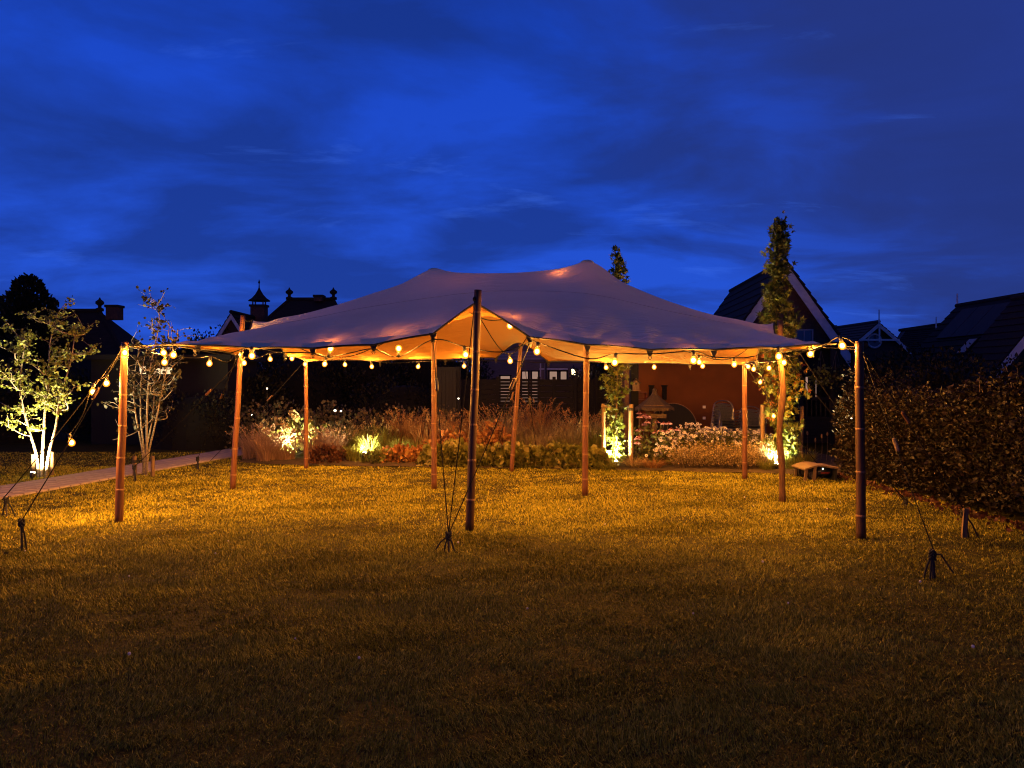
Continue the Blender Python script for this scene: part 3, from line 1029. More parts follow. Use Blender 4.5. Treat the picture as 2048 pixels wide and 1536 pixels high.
guy_rope('rope from the canopy edge by the crooked pole to the low peg at the hedge', Vector(TENT[NU, iR[2]]), A6h + Vector((.03, 0, 0)), 0.03, 0.0055)
A7 = ground_px(268, 962); A7h = A7 + Vector((0, 0, 0.22))
anchor('tent peg in front of the multi-stemmed tree beside the path', A7, ((.03, -.02), (.06, -.06)), 0.22)
mlt = POLE['ml'][1]
guy_rope('rope with a wooden toggle from the leaning pole to the peg by the multi-stemmed tree', mlt - Vector((0, 0, 0.62)), A7h, 0.02, 0.0055, 0.30)
A8 = ground_px(395, 940); A8h = A8 + Vector((0, 0, 0.2))
anchor('tent peg at the lawn edge between the multi-stemmed tree and the grass clumps', A8, ((-.02, .02), (.03, -.03)), 0.2)
guy_rope('rope with a wooden toggle from the leaning pole to the peg at the lawn edge', Vector(TENT[0, iL[2]]), A8h, 0.02, 0.005, 0.34)
blt, brt, bmt = POLE['bl'][1], POLE['br'][1], POLE['bm'][1]
guy_rope('rope from the slim pole by the hydrangea back towards the path', blt - Vector((0, 0, .03)), Vector((-5.9, 15.0, 0.01)), 0.03, 0.005, 0.36)
guy_rope('rope and pink tensioner from the canopy gap down into the red grasses', bmt - Vector((0, 0, .55)), W(985, 925, 13.2), 0.01, 0.006, 0.32)
guy_rope('rope from the canopy gap down into the ground cover', bmt - Vector((0, 0, .15)), W(1075, 915, 14.2), 0.02, 0.005, 0.5, tmat='steel')
guy_rope('rope from the pole at the daisies down to the robot mower shelter', brt - Vector((0, 0, .05)), Vector((5.3, 13.0, 0.01)), 0.03, 0.005)
# short hook ropes between canopy corners and poles
for lab, a, b in (('short rope from the path corner pole to the canopy corner', flt - Vector((0, 0, .04)), FL),
                  ('short rope from the hedge corner pole to the canopy corner', frt - Vector((0, 0, .04)), FR),
                  ('short rope with a hook from the leaning pole to the raised canopy edge', mlt - Vector((0, 0, .06)), Vector(TENT[0, iL[3]])),
                  ('short rope from the tall dark pole to the lifted front of the canopy', fmt - Vector((0, 0, .12)), Vector(TENT[iF[6], 0])),
                  ('short rope from the crooked pole to the raised canopy edge', mrt - Vector((0, 0, .06)), Vector(TENT[NU, iR[3]]))):
    guy_rope(lab, a, b, 0.02, 0.006, mat='pale_rope' if 'path' in lab else 'rope')

# ------------------------------------------------------------------ festoon lights
bulb_core = MB().sphere((0, 0, -0.094), 0.0235, 12, 8, (1, 1, 1.12))
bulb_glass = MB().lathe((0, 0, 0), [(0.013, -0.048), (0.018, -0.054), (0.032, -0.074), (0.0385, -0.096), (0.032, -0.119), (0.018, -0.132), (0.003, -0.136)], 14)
bulb_socket = MB().lathe((0, 0, 0), [(0.008, 0.012), (0.016, 0.006), (0.020, -0.004), (0.020, -0.045), (0.016, -0.052)], 10)
def mesh_of(mb, name, mat, smooth=True):
    me = bpy.data.meshes.new(name); me.from_pydata(mb.v, [], mb.f); me.update()
    me.materials.append(mat)
    if smooth: me.polygons.foreach_set('use_smooth', [True] * len(me.polygons))
    return me
ME_CORE = mesh_of(bulb_core, 'bulb_filament', M['bulb_core'])
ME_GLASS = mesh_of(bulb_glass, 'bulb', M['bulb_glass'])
ME_SOCKET = mesh_of(bulb_socket, 'socket', M['black'])
BULB_LIGHT = bpy.data.lights.new('bulb_light', 'POINT')
BULB_LIGHT.energy = BULB_W
BULB_LIGHT.color = (1.0, 0.40, 0.058)
BULB_LIGHT.shadow_soft_size = 0.0275
def catmull(pts, sub=7):
    out = []
    n = len(pts)
    for i in range(n - 1):
        p0, p1, p2, p3 = pts[max(i - 1, 0)], pts[i], pts[i + 1], pts[min(i + 2, n - 1)]
        for s in range(sub):
            u_ = s / sub
            out.append(0.5 * ((2 * p1) + (p2 - p0) * u_ + (2 * p0 - 5 * p1 + 4 * p2 - p3) * u_ * u_ + (3 * p1 - p0 - 3 * p2 + p3) * u_ ** 3))
    out.append(pts[-1])
    return out
def festoon(label, items, tilt=0.12):
    """items: ('t', point) where the cable is tied, ('b', point of the glowing bulb centre)"""
    pts, bulbs, upright = [], [], []
    for kind, p in items:
        p = Vector(p)
        if kind == 't':
            pts.append(p)
        elif kind == 'u':                   # a bulb that stands up on its cable
            q = p - Vector((0, 0, 0.10))
            pts.append(q); upright.append(q)
        else:
            q = p + Vector((0, 0, 0.10))
            pts.append(q); bulbs.append(q)
    t = thing('festoon_lights', label, 'string lights', pts[0], group='strings of warm festoon bulbs')
    MB().tube(catmull(pts), 0.0065, 6).build('cable', M['rubber'], t)
    for q in bulbs + upright:
        s = bpy.data.objects.new('socket', ME_SOCKET)
        s.parent = t
        s.location = q - pts[0]
        s.rotation_euler = (random.gauss(0, tilt) + (PI if q in upright else 0), random.gauss(0, tilt), random.uniform(0, 6))
        COL.objects.link(s)
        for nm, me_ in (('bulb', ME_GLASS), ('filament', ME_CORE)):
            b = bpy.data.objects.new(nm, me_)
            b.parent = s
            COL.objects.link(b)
        lo = bpy.data.objects.new('bulb_light', BULB_LIGHT)
        lo.parent = s
        lo.location = (0, 0, -0.094)
        COL.objects.link(lo)
    return t
def t_(px, py, D): return ('t', W(px, py, D))
def b_(px, py, D): return ('b', W(px, py, D))
festoon('string of bulbs hung along the open front edge of the tent', [
    ('t', flt - Vector((0, 0, .02))), b_(247, 707, 8.52), t_(290, 697, 8.7), b_(349, 711, 8.72), t_(395, 699, 8.68), t_(448, 708, 8.62), b_(503, 713, 8.6), t_(560, 704, 8.55), t_(625, 706, 8.52),
    ('u', W(657, 696, 8.80)), t_(700, 706, 8.47), t_(747, 698, 8.44), ('u', W(797, 696, 8.80)), t_(868, 679, 8.34), b_(928, 711, 8.5), t_(1000, 704, 8.28), t_(1062, 684, 8.28), b_(1076, 704, 8.28),
    t_(1175, 717, 8.2), b_(1232, 726, 8.18), t_(1300, 708, 8.12), b_(1387, 722, 8.07), t_(1428, 714, 8.03), t_(1500, 714, 7.98), b_(1557, 714, 7.95), t_(1600, 704, 7.92), t_(1640, 696, 7.88), b_(1680, 693, 7.8), ('t', frt - Vector((0, 0, .05)))])
festoon('string of bulbs along the tent edge on the path side', [
    ('t', flt - Vector((0, 0, .05))), b_(323, 707, 9.2), t_(300, 703, 8.95), b_(330, 726, 9.3), t_(390, 716, 9.7), b_(421, 728, 10.1), t_(455, 724, 10.6), b_(480, 711, 10.95), b_(487, 727, 11.3),
    t_(515, 716, 11.8), b_(540, 719, 12.2), b_(582, 718, 12.9), b_(611, 729, 13.5)])
festoon('string of bulbs along the rear edge of the tent above the planting', [
    t_(612, 722, 13.6), b_(690, 730, 13.62), b_(743, 734, 13.58), t_(790, 726, 13.55), b_(838, 734, 13.52), b_(929, 733, 13.48), t_(1000, 722, 13.45), t_(1110, 726, 13.15), b_(1210, 736, 13.0), t_(1250, 730, 12.95),
    b_(1308, 735, 12.85), b_(1407, 733, 12.65), b_(1497, 734, 12.4)])
festoon('string of bulbs along the tent edge on the hedge side', [
    t_(1490, 728, 12.4), b_(1509, 739, 12.0), b_(1538, 737, 11.2), t_(1552, 722, 10.6), b_(1567, 726, 9.95), t_(1590, 712, 9.2), b_(1625, 709, 8.6), t_(1652, 695, 8.2), ('t', frt - Vector((0, 0, .08)))])
pA = Vector((bA.x, bA.y, 0)); pB = Vector((bB.x, bB.y, 0))
festoon('string of bulbs slung across the inside of the tent from mast to mast', [
    ('t', Vector(TENT[0, iL[3]]) - Vector((-0.1, 0, .1))), b_(652, 729, 10.9), t_(760, 690, 11.1), ('t', Vector((-1.13, 11.25, 2.62))), ('b', Vector((-0.62, 11.0, 2.58))), b_(1019, 723, 10.6), ('t', Vector((0.55, 10.7, 2.72))), ('t', Vector((1.0, 10.6, 2.88))),
    ('t', Vector((1.5, 10.6, 2.35))), b_(1399, 725, 10.7), b_(1467, 730, 10.7), ('t', Vector(TENT[NU, iR[3]]) - Vector((0.15, 0, .15)))])
festoon('short string with one bulb hung across the lifted front opening', [
    t_(928, 619, 8.35), t_(975, 640, 8.6), b_(1018, 653, 8.9), t_(1050, 620, 9.6), ('t', Vector((0.62, 10.62, 2.92))), ('u', Vector((0.66, 10.55, float(tent_z((0.66, 10.55, 0))) - 0.11))), ('t', Vector((0.95, 10.62, 2.95)))])
festoon('string of three bulbs trailing down the guy rope beside the pale lit tree', [
    ('t', flt - Vector((0.03, 0, .1))), b_(214, 768, 8.6), b_(187, 786, 8.55), t_(165, 830, 8.5), b_(138, 887, 8.45)], 0.7)
festoon('string of two bulbs trailing down in front of the yellow-leaved tree', [
    t_(1491, 734, 12.35), b_(1525, 766, 13.0), t_(1536, 800, 13.05), b_(1546, 835, 13.1)], 0.4)

# ================================================================== GARDEN UPLIGHTS
def uplight(label, p, aim, watts=UPLIGHT_W, cone=75, color=(1.0, 0.80, 0.36), lens=True):
    p = Vector(p); aim = Vector(aim)
    d = (aim - (p + Vector((0, 0, .07)))).normalized()
    t = thing('garden_uplight', label, 'spotlight', p, group='garden uplights')
    h = p + Vector((0, 0, 0.07))
    MB().tube([p - Vector((0, 0, .05)), h - d * 0.02], 0.012, 8).build('spike', M['black'], t)
    MB().lathe(h, [(0.024, -0.035), (0.034, -0.02), (0.037, 0.02), (0.037, 0.04), (0.034, 0.04), (0.033, 0.03)], 16, d).build('housing', M['black'], t, smooth=True)
    MB().lathe(h, [(0.031, 0.034), (0.033, 0.046), (0.027, 0.060), (0.014, 0.067)], 16, d).build('lens', M['lens'], t)
    L = bpy.data.lights.new('spot_light', 'SPOT')
    L.energy = watts * UP_K; L.color = color; L.spot_size = math.radians(min(cone + 45, 165)); L.spot_blend = 0.6; L.shadow_soft_size = 0.035
    o = bpy.data.objects.new('spot_light', L)
    o.parent = t
    o.location = (h + d * 0.085) - p
    o.rotation_euler = d.to_track_quat('-Z', 'Y').to_euler()
    COL.objects.link(o)
    return t

# ================================================================== TREES AND SHRUBS
LM = {}
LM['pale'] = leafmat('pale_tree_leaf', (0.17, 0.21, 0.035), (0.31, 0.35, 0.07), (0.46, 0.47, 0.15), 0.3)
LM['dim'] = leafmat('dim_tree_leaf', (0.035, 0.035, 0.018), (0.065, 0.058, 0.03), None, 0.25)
LM['star'] = leafmat('star_leaf', (0.045, 0.075, 0.010), (0.10, 0.13, 0.018), (0.17, 0.165, 0.024), 0.18)
LM['star_autumn'] = leafmat('autumn_star_leaf', (0.15, 0.16, 0.02), (0.30, 0.22, 0.03), (0.42, 0.10, 0.03), 0.4)
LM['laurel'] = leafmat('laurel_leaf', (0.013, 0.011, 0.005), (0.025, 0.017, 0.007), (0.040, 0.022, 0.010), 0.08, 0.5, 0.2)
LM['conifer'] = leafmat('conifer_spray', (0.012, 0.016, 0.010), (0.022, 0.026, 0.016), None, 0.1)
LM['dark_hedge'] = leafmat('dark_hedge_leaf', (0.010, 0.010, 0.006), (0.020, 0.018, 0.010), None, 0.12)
LM['bed_hedge'] = leafmat('bed_hedge_leaf', (0.06, 0.055, 0.03), (0.13, 0.10, 0.055), (0.24, 0.16, 0.09), 0.2)
LM['pink_grass'] = leafmat('pink_plume', (0.319, 0.189, 0.116), (0.493, 0.290, 0.203), (0.638, 0.420, 0.304), 0.3)
LM['red_grass'] = leafmat('red_plume', (0.30, 0.13, 0.045), (0.46, 0.22, 0.075), (0.56, 0.36, 0.14), 0.3)
LM['green_grass'] = leafmat('green_grass_blade', (0.15, 0.17, 0.032), (0.28, 0.28, 0.05), (0.40, 0.36, 0.09), 0.35)
LM['ground_cover'] = leafmat('ground_cover_leaf', (0.13, 0.14, 0.032), (0.26, 0.25, 0.055), (0.36, 0.29, 0.09), 0.2, 0.4, 0.4)
LM['red_leaf'] = leafmat('red_shrub_leaf', (0.26, 0.10, 0.036), (0.44, 0.18, 0.06), (0.52, 0.30, 0.10), 0.25)
LM['dark_red'] = leafmat('dark_red_leaf', (0.055, 0.02, 0.014), (0.12, 0.04, 0.026), (0.16, 0.07, 0.04), 0.2)
LM['green_leaf'] = leafmat('green_leaf', (0.080, 0.094, 0.023), (0.174, 0.181, 0.043), (0.232, 0.217, 0.072), 0.3)
LM['tan'] = leafmat('tan_sprig', (0.30, 0.23, 0.10), (0.48, 0.34, 0.16), (0.60, 0.46, 0.24), 0.25)
LM['petal_white'] = leafmat('white_petal', (0.72, 0.66, 0.66), (0.88, 0.82, 0.82), None, 0.25)
LM['petal_pink'] = leafmat('pink_petal', (0.60, 0.30, 0.36), (0.80, 0.42, 0.50), None, 0.3)
LM['hydrangea'] = leafmat('hydrangea_floret', (0.34, 0.23, 0.11), (0.52, 0.42, 0.22), (0.50, 0.24, 0.12), 0.25)

def stem_path(a, b, wob, n=9, rs=random):
    a, b = Vector(a), Vector(b)
    pts = []
    w1 = Vector((rs.gauss(0, 1), rs.gauss(0, 1), 0)) * wob
    w2 = Vector((rs.gauss(0, 1), rs.gauss(0, 1), 0)) * wob * 0.5
    for i in range(n + 1):
        s = i / n
        pts.append(a.lerp(b, s) + w1 * math.sin(s * PI) * s + w2 * math.sin(s * 2 * PI))
    return pts
def multi_stem_tree(label, base, mains, tips, leafm, barkm, n_leaves, leaf=0.05, r0=0.03, seed=1, twig_len=0.5, twigs_per=8, clear=0.30):
    """a few slender stems rise from one root; lesser boughs leave them towards the tips and carry leafy twigs"""
    rs = random.Random(seed)
    base = Vector(base)
    t = thing('tree', label, 'tree', base)
    boughs = []
    for k, m in enumerate(mains):
        b = base + Vector(((m[0].x - base.x) * .35 + rs.uniform(-.02, .02), rs.uniform(-.05, .05), -0.05))
        pts = catmull([b] + list(m), 6)
        n = len(pts) - 1
        rr = r0 * rs.uniform(0.8, 1.15)
        MB().tube(pts, [rr * (1 - 0.82 * i / n) + 0.003 for i in range(n + 1)], 8).build('trunk', barkm, t, smooth=True)
        boughs.append((pts, 0.45))
    br = MB()
    for tip in tips:
        best = None
        for pts, _ in boughs[:len(mains)]:
            for i in range(int(len(pts) * clear), len(pts)):
                d = (pts[i] - tip).length + max(0, pts[i].z - tip.z + .15) * 3
                if best is None or d < best[0]: best = (d, pts[i])
        o = best[1]
        mid_ = o.lerp(tip, .5) + Vector((rs.gauss(0, .05), rs.gauss(0, .05), -.06))
        pts = catmull([o, mid_, tip], 5)
        br.tube(pts, [0.013 * (1 - .8 * i / (len(pts) - 1)) + .002 for i in range(len(pts))], 6)
        boughs.append((pts, 0.0))
    P, A = [], []
    tot = sum(sum((q - p).length for p, q in zip(pts, pts[1:])) for pts, _ in boughs)
    for pts, s0 in boughs:
        n = len(pts) - 1
        ln_b = sum((q - p).length for p, q in zip(pts, pts[1:]))
        nt = max(3, int(twigs_per * ln_b / .8))
        for q in range(nt):
            s = s0 + (1 - s0) * rs.random()
            i = min(int(s * n), n - 1)
            o = pts[i].lerp(pts[i + 1], s * n - i)
            dirv = Vector((rs.gauss(0, 1), rs.gauss(0, 0.8), rs.uniform(-0.1, 1.0))).normalized()
            ln = twig_len * rs.uniform(0.35, 1.1)
            tw = [o, o + dirv * ln * 0.5 + Vector((0, 0, 0.03)), o + dirv * ln + Vector((rs.gauss(0, .05), rs.gauss(0, .05), rs.uniform(-.05, .1)))]
            br.tube(tw, [0.005, 0.0035, 0.0015], 4)
            m = max(3, int(n_leaves * ln_b / tot / nt * rs.uniform(.5, 1.6)))
            for _ in range(m):
                u_ = rs.uniform(0.1, 1.05)
                c = (tw[0].lerp(tw[1], u_ * 2) if u_ < 0.5 else tw[1].lerp(tw[2], u_ * 2 - 1))
                P.append(c + Vector((rs.gauss(0, .025), rs.gauss(0, .025), rs.gauss(0, .025))))
                A.append((dirv * 0.6 + Vector((rs.gauss(0, .7), rs.gauss(0, .7), rs.gauss(-0.25, .5)))))
    br.build('branches', barkm, t)
    P = np.array([tuple(p) for p in P]); A = np.array([tuple(a) for a in A])
    link_mesh('crown', leaf_mesh('crown', P, A, RNG.uniform(0.6, 1.2, len(P)) * leaf, 'oval', 0.55), leafm, t)
    return t
def support_stake(label, p, h=0.32, r=0.032, lean=(0, 0), band=False):
    p = Vector(p)
    t = thing('timber_stake', label, 'stake', p, group='timber stakes beside trees')
    top = p + Vector((lean[0], lean[1], h))
    MB().tube([p - Vector((0, 0, .05)), top - Vector((0, 0, .01)), top], [r, r, r * 0.85], 10).build('post', M['stake'], t, smooth=False)
    if band:
        MB().lathe(top - Vector((0, 0, .09)), [(r * 1.1, -0.025), (r * 1.12, 0), (r * 1.1, 0.025)], 10).build('tie_band', M['webbing'], t)
    return t

# pale lit tree beyond the path
B1 = Vector((GX(82, 12.6), 12.6, 0))
mains = [[W(85, 900, 12.6), W(90, 820, 12.55), W(97, 760, 12.6), W(100, 690, 12.7), W(112, 640, 12.7)],
         [W(72, 910, 12.7), W(55, 850, 12.75), W(40, 780, 12.7), W(45, 720, 12.8), W(52, 680, 12.7)],
         [W(98, 905, 12.5), W(112, 850, 12.45), W(120, 790, 12.4), W(140, 730, 12.5), W(150, 670, 12.5)]]
tips = [W(-5, 690, 12.7), W(60, 625, 12.5), W(132, 606, 12.8), W(186, 690, 12.5), W(18, 650, 12.9), W(100, 640, 12.3), W(165, 650, 12.6), W(30, 700, 12.4), W(-10, 800, 12.7), W(60, 690, 12.9), W(150, 770, 12.3),
        W(20, 760, 12.3), W(75, 730, 12.3), W(10, 850, 12.5), W(35, 840, 12.2), W(130, 800, 12.2), W(75, 790, 12.2), W(105, 700, 12.9), W(160, 700, 12.9), W(-20, 740, 12.6), W(45, 740, 12.9)]
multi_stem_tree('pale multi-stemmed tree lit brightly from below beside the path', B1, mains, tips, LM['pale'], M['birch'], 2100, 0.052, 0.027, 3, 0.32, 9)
support_stake('short pale stake on the far side of the brightly lit tree', (GX(66, 12.85), 12.85, 0), 0.36)
support_stake('short pale stake beside the path at the brightly lit tree', (GX(103, 12.85), 12.85, 0), 0.40)
uplight('garden uplight at the foot of the pale multi-stemmed tree', (B1.x + 0.04, 12.30, 0), (B1.x + 0.02, 12.62, 1.0), 330, 110, (1.0, 0.78, 0.36))
# dim tree between path and lawn
B2 = Vector((GX(288, 12.9), 12.9, 0))
mains = [[W(284, 900, 12.9), W(270, 820, 12.9), W(268, 760, 12.95), W(280, 690, 13.0)],
         [W(287, 900, 13.0), W(281, 830, 13.0), W(283, 750, 13.0), W(296, 690, 12.9)],
         [W(293, 900, 12.8), W(294, 820, 12.8), W(300, 740, 12.8), W(318, 650, 12.9), W(316, 606, 12.9)],
         [W(297, 905, 12.9), W(310, 850, 12.9), W(322, 790, 12.95), W(335, 730, 13.0), W(345, 680, 13.0)],
         [W(291, 905, 13.1), W(304, 840, 13.1), W(309, 770, 13.1), W(312, 700, 13.1)]]
tips = [W(250, 720, 13.0), W(235, 770, 12.9), W(262, 680, 13.1), W(355, 660, 12.9), W(225, 880, 12.9), W(340, 650, 12.9), W(305, 640, 12.7), W(360, 720, 13.0), W(240, 800, 12.8), W(345, 780, 12.8), W(330, 820, 13.2), W(275, 720, 12.6), W(322, 740, 12.6), W(300, 770, 12.6), W(350, 750, 12.6)]
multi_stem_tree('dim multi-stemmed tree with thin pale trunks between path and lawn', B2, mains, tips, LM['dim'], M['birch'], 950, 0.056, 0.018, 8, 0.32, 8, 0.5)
support_stake('low stake with a black band at the dim tree, path side', (GX(269, 12.75), 12.75, 0), 0.34, band=True)
support_stake('low stake at the dim tree, lawn side', (GX(305, 12.75), 12.75, 0), 0.34)

def column_tree(label, base, top, rmax, n, leafm, seed, zmin=0.25, leaf=0.10, autumn=0.0, trunk_r=0.022, belly=0.35):
    base, top = Vector(base), Vector(top)
    t = thing('columnar_tree', label, 'tree', base)
    rs = random.Random(seed)
    pts = stem_path(base - Vector((0, 0, .05)), top, 0.05, 14, rs)
    MB().tube(pts, [trunk_r * (1 - 0.85 * i / 14) + 0.002 for i in range(15)], 8).build('trunk', M['bark'], t, smooth=True)
    H = top.z
    P, A, col = [], [], []
    br = MB()
    nb = 84
    for k in range(nb):
        s = zmin / H + (1 - zmin / H) * ((k + rs.random()) / nb)
        i = min(int(s * 14), 13)
        o = pts[i].lerp(pts[i + 1], s * 14 - i)
        R = rmax * (min(1, 0.55 + 1.4 * (s - zmin / H)) if s < belly else max(0.10, 1 - ((s - belly) / (1 - belly)) ** 1.1 * 0.9)) * rs.uniform(0.6, 1.15)
        a = rs.uniform(0, 2 * PI)
        e = o + Vector((math.cos(a) * R, math.sin(a) * R, R * rs.uniform(0.1, 0.8)))
        br.tube([o, o.lerp(e, 0.5) - Vector((0, 0, 0.02)), e], [0.007, 0.005, 0.002], 5)
        for _ in range(n // nb):
            u_ = rs.uniform(0.1, 1.1)
            c = o.lerp(e, u_) + Vector((rs.gauss(0, .05), rs.gauss(0, .05), rs.gauss(0, .06)))
            P.append(c); A.append(Vector((math.cos(a), math.sin(a), 0)) + Vector((rs.gauss(0, .7), rs.gauss(0, .7), rs.gauss(-.25, .45))))
    br.build('branches', M['bark'], t)
    P = np.array([tuple(p) for p in P]); A = np.array([tuple(a) for a in A])
    sz = RNG.uniform(0.6, 1.15, len(P)) * leaf
    if autumn:
        red = (RNG.uniform(0, 1, len(P)) < autumn * 1.8) & (P[:, 2] > .9) & (P[:, 2] < 2.15)
        c1 = leaf_mesh('crown', P[red], A[red], sz[red], 'star')
        link_mesh('crown', c1, LM['star_autumn'], t)
        P, A, sz = P[~red], A[~red], sz[~red]
    link_mesh('crown', leaf_mesh('crown', P, A, sz, 'star'), leafm, t)
    return t
# two columnar star-leaved trees with uplights
CT1 = Vector((GX(1234, 14.1), 14.1, 0))
column_tree('slim columnar tree with yellow-green star leaves between two pale stakes', CT1, W(1234, 506, 14.1), 0.27, 1600, LM['star'], 21, 0.2, 0.085)
support_stake('pale stake with a crossbar on the red-grass side of the slim columnar tree', (GX(1207, 13.95), 13.95, 0), 1.17, 0.036)
support_stake('round orange-lit stake beside the slim columnar tree and the coneflowers', (GX(1262, 13.95), 13.95, 0), 1.16, 0.042, band=True)
tt = thing('tie_strap', 'black rubber strap tying the slim columnar tree to its stakes', 'strap', W(1240, 813, 14.0))
MB().tube([W(1262, 812, 13.92), W(1236, 815, 14.12), W(1209, 808, 13.92)], 0.016, 6).build('strap', M['webbing'], tt)
MB().beam(W(1203, 812, 13.9), W(1222, 814, 13.9), 0.03, 0.035).build('crossbar', M['stake'], tt)
uplight('blazing garden uplight at the foot of the slim columnar tree', (GX(1232, 13.84), 13.84, 0.02), (CT1.x, 14.15, 1.4), 230, 105, (1.0, 0.82, 0.36))
CT2 = Vector((GX(1560, 13.75), 13.75, 0))
column_tree('full columnar tree with yellow, orange and red star leaves behind the crooked pole', CT2, W(1559, 445, 13.75), 0.42, 3000, LM['star'], 33, 0.2, 0.092, 0.28, 0.035, 0.36)
support_stake('tall pale stake beside the yellow-leaved columnar tree, veranda side', (GX(1601, 13.9), 13.9, 0), 1.12, 0.036, (0.03, 0))
support_stake('stake half hidden in leaves between the chairs and the yellow-leaved tree', (GX(1525, 13.95), 13.95, 0), 1.15, 0.036)
uplight('blazing garden uplight at the foot of the yellow-leaved columnar tree', (GX(1553, 13.42), 13.42, 0.02), (CT2.x, 13.8, 1.4), 230, 105, (1.0, 0.82, 0.36))
lat = thing('small_trellis', 'small pale plant trellis leaning beside the uplight of the yellow-leaved tree', 'trellis', W(1590, 930, 13.6))
for a, b in (((1583, 862), (1586, 940)), ((1590, 868), (1612, 930)), ((1577, 905), (1606, 925)), ((1578, 888), (1608, 906))):
    MB().tube([W(*a, 13.62), W(*b, 13.6)], 0.009, 5).build('rod', M['stake'], lat)

def shrub(label, name, cat, c, rx, ry, h, n, leafm, leaf, shape='oval', group=None, width=0.5, z0=0.0, up=0.3, stems=8, flower=None, lumpy=0.35, core=True):
    """a mounded shrub: stems from the base, leaves spread through an uneven dome"""
    c = Vector(c)
    t = thing(name, label, cat, c, group=group)
    sm = MB()
    lumps = [(random.uniform(0, 2 * PI), random.uniform(0.25, 0.9), random.uniform(0.6, 1.1)) for _ in range(9)]
    P = []
    d = rand_dirs(n * 2)
    d[:, 2] = np.abs(d[:, 2])
    r = RNG.uniform(0.25, 1.0, n * 2) ** 0.45
    th = np.arctan2(d[:, 1], d[:, 0])
    lump = 1 + lumpy * (0.5 * np.sin(th * 3 + c.x * 7) + 0.35 * np.sin(th * 5 + d[:, 2] * 4 + c.y * 3) + 0.3 * np.sin(d[:, 2] * 9 + c.x * 5))
    P = np.stack([c.x + d[:, 0] * rx * r * lump, c.y + d[:, 1] * ry * r * lump, z0 + d[:, 2] * (h - z0) * r * (0.75 + 0.25 * lump)], 1)[:n]
    A = d[:n] + RNG.normal(size=(n, 3)) * 0.55
    A[:, 2] += up
    for k in range(stems):
        i = RNG.integers(0, n)
        sm.tube([(c.x + RNG.normal() * rx * .1, c.y + RNG.normal() * ry * .1, -0.02), tuple((P[i] + np.array([c.x, c.y, 0])) / 2 + np.array([0, 0, .05])), tuple(P[i])], [0.008, 0.006, 0.003], 5)
    sm.build('stems', M['bark'], t)
    link_mesh('leaves', leaf_mesh('leaves', P, A, RNG.uniform(0.6, 1.2, n) * leaf, shape, width), leafm, t)
    if flower:
        fm, fn, fs_, fr = flower
        top = d[:, 2] > 0.25
        Q = np.stack([c.x + d[:, 0] * rx * lump * 1.02, c.y + d[:, 1] * ry * lump * 1.02, z0 + d[:, 2] * (h - z0) * (0.78 + 0.25 * lump)], 1)[top][:fn]
        # each head: a little ball of florets
        m = fr
        off = rand_dirs(len(Q) * m)
        PP = np.repeat(Q, m, 0) + off * fs_
        link_mesh('flower_heads', leaf_mesh('flower_heads', PP, off, fs_ * 0.75, 'oval', 0.8), fm, t)
    return t
def grass_clump(label, c, r, h, n, mat, group, w=0.007, bend=(0.3, 1.0), name='ornamental_grass', plume=None):
    c = Vector(c)
    t = thing(name, label, 'ornamental grass', c, group=group)
    a = RNG.uniform(0, 2 * PI, n); rr = r * np.sqrt(RNG.uniform(0, 1, n)) * 0.45
    P = np.stack([c.x + np.cos(a) * rr, c.y + np.sin(a) * rr, np.zeros(n)], 1)
    a2 = a + RNG.normal(0, 0.6, n)
    D = np.stack([np.cos(a2), np.sin(a2), np.zeros(n)], 1)
    hh = RNG.uniform(0.6, 1.05, n) * h
    link_mesh('blades', blade_mesh('blades', P, D, hh, RNG.uniform(0.7, 1.4, n) * w, RNG.uniform(*bend, n) * r / h * 1.1, 4), mat, t)
    if plume:
        pm, pn, pl = plume
        k = RNG.integers(0, n, pn)
        tip = P[k] + np.array([0, 0, 1.0]) * (hh[k] * 0.93)[:, None] + D[k] * (r * RNG.uniform(0.15, 0.8, pn))[:, None]
        m = 9
        Q = np.repeat(tip, m, 0); DD = np.repeat(D[k] * 0.45 + np.array([0, 0, 0.55]), m, 0)
        s = np.tile(np.linspace(-0.5, 0.5, m), pn)[:, None]
        Q = Q + DD * s * pl + RNG.normal(size=Q.shape) * 0.006
        link_mesh('plumes', leaf_mesh('plumes', Q, DD + RNG.normal(size=Q.shape) * 0.35, pl * 0.30, 'lance', 0.25), pm, t)
    return t

# ---- planting bed, from the path end to the hedge end
G_PINK = 'pink feathery grasses at the path end of the bed'
pk = [(505, 15.3, .42, .74), (535, 15.0, .45, .66), (570, 15.1, .40, .55), (628, 15.2, .40, .66), (660, 15.35, .40, .68), (548, 15.7, .4, .70)]
pkl = ['arching pink feathery grass right beside the paved path', 'pink feathery grass in front of the lit hydrangea, second from the path', 'low pink feathery grass directly before the hydrangea flowers',
       'pink feathery grass behind the slim bamboo pole', 'pink feathery grass between the slim pole and the dark red plant', 'pink feathery grass pressed against the hydrangea from the path side']
for (px, D, r, h), lab in zip(pk, pkl):
    grass_clump(lab, (GX(px, D), D, 0.02), r, h, 420, LM['pink_grass'], G_PINK, 0.0065, (0.4, 1.1), plume=(LM['pink_grass'], 46, 0.12))
shrub('mounded hydrangea with pale flower heads lit from below', 'hydrangea', 'shrub', (GX(585, 16.1), 16.1, 0.02), 0.75, 0.55, 0.86, 620, LM['green_leaf'], 0.11, flower=(LM['hydrangea'], 34, 0.055, 18))
uplight('garden uplight hidden in the leaves of the hydrangea', (GX(578, 15.45), 15.45, 0.02), (GX(585, 16), 16.0, 0.75), 160, 90, (1.0, 0.82, 0.4))
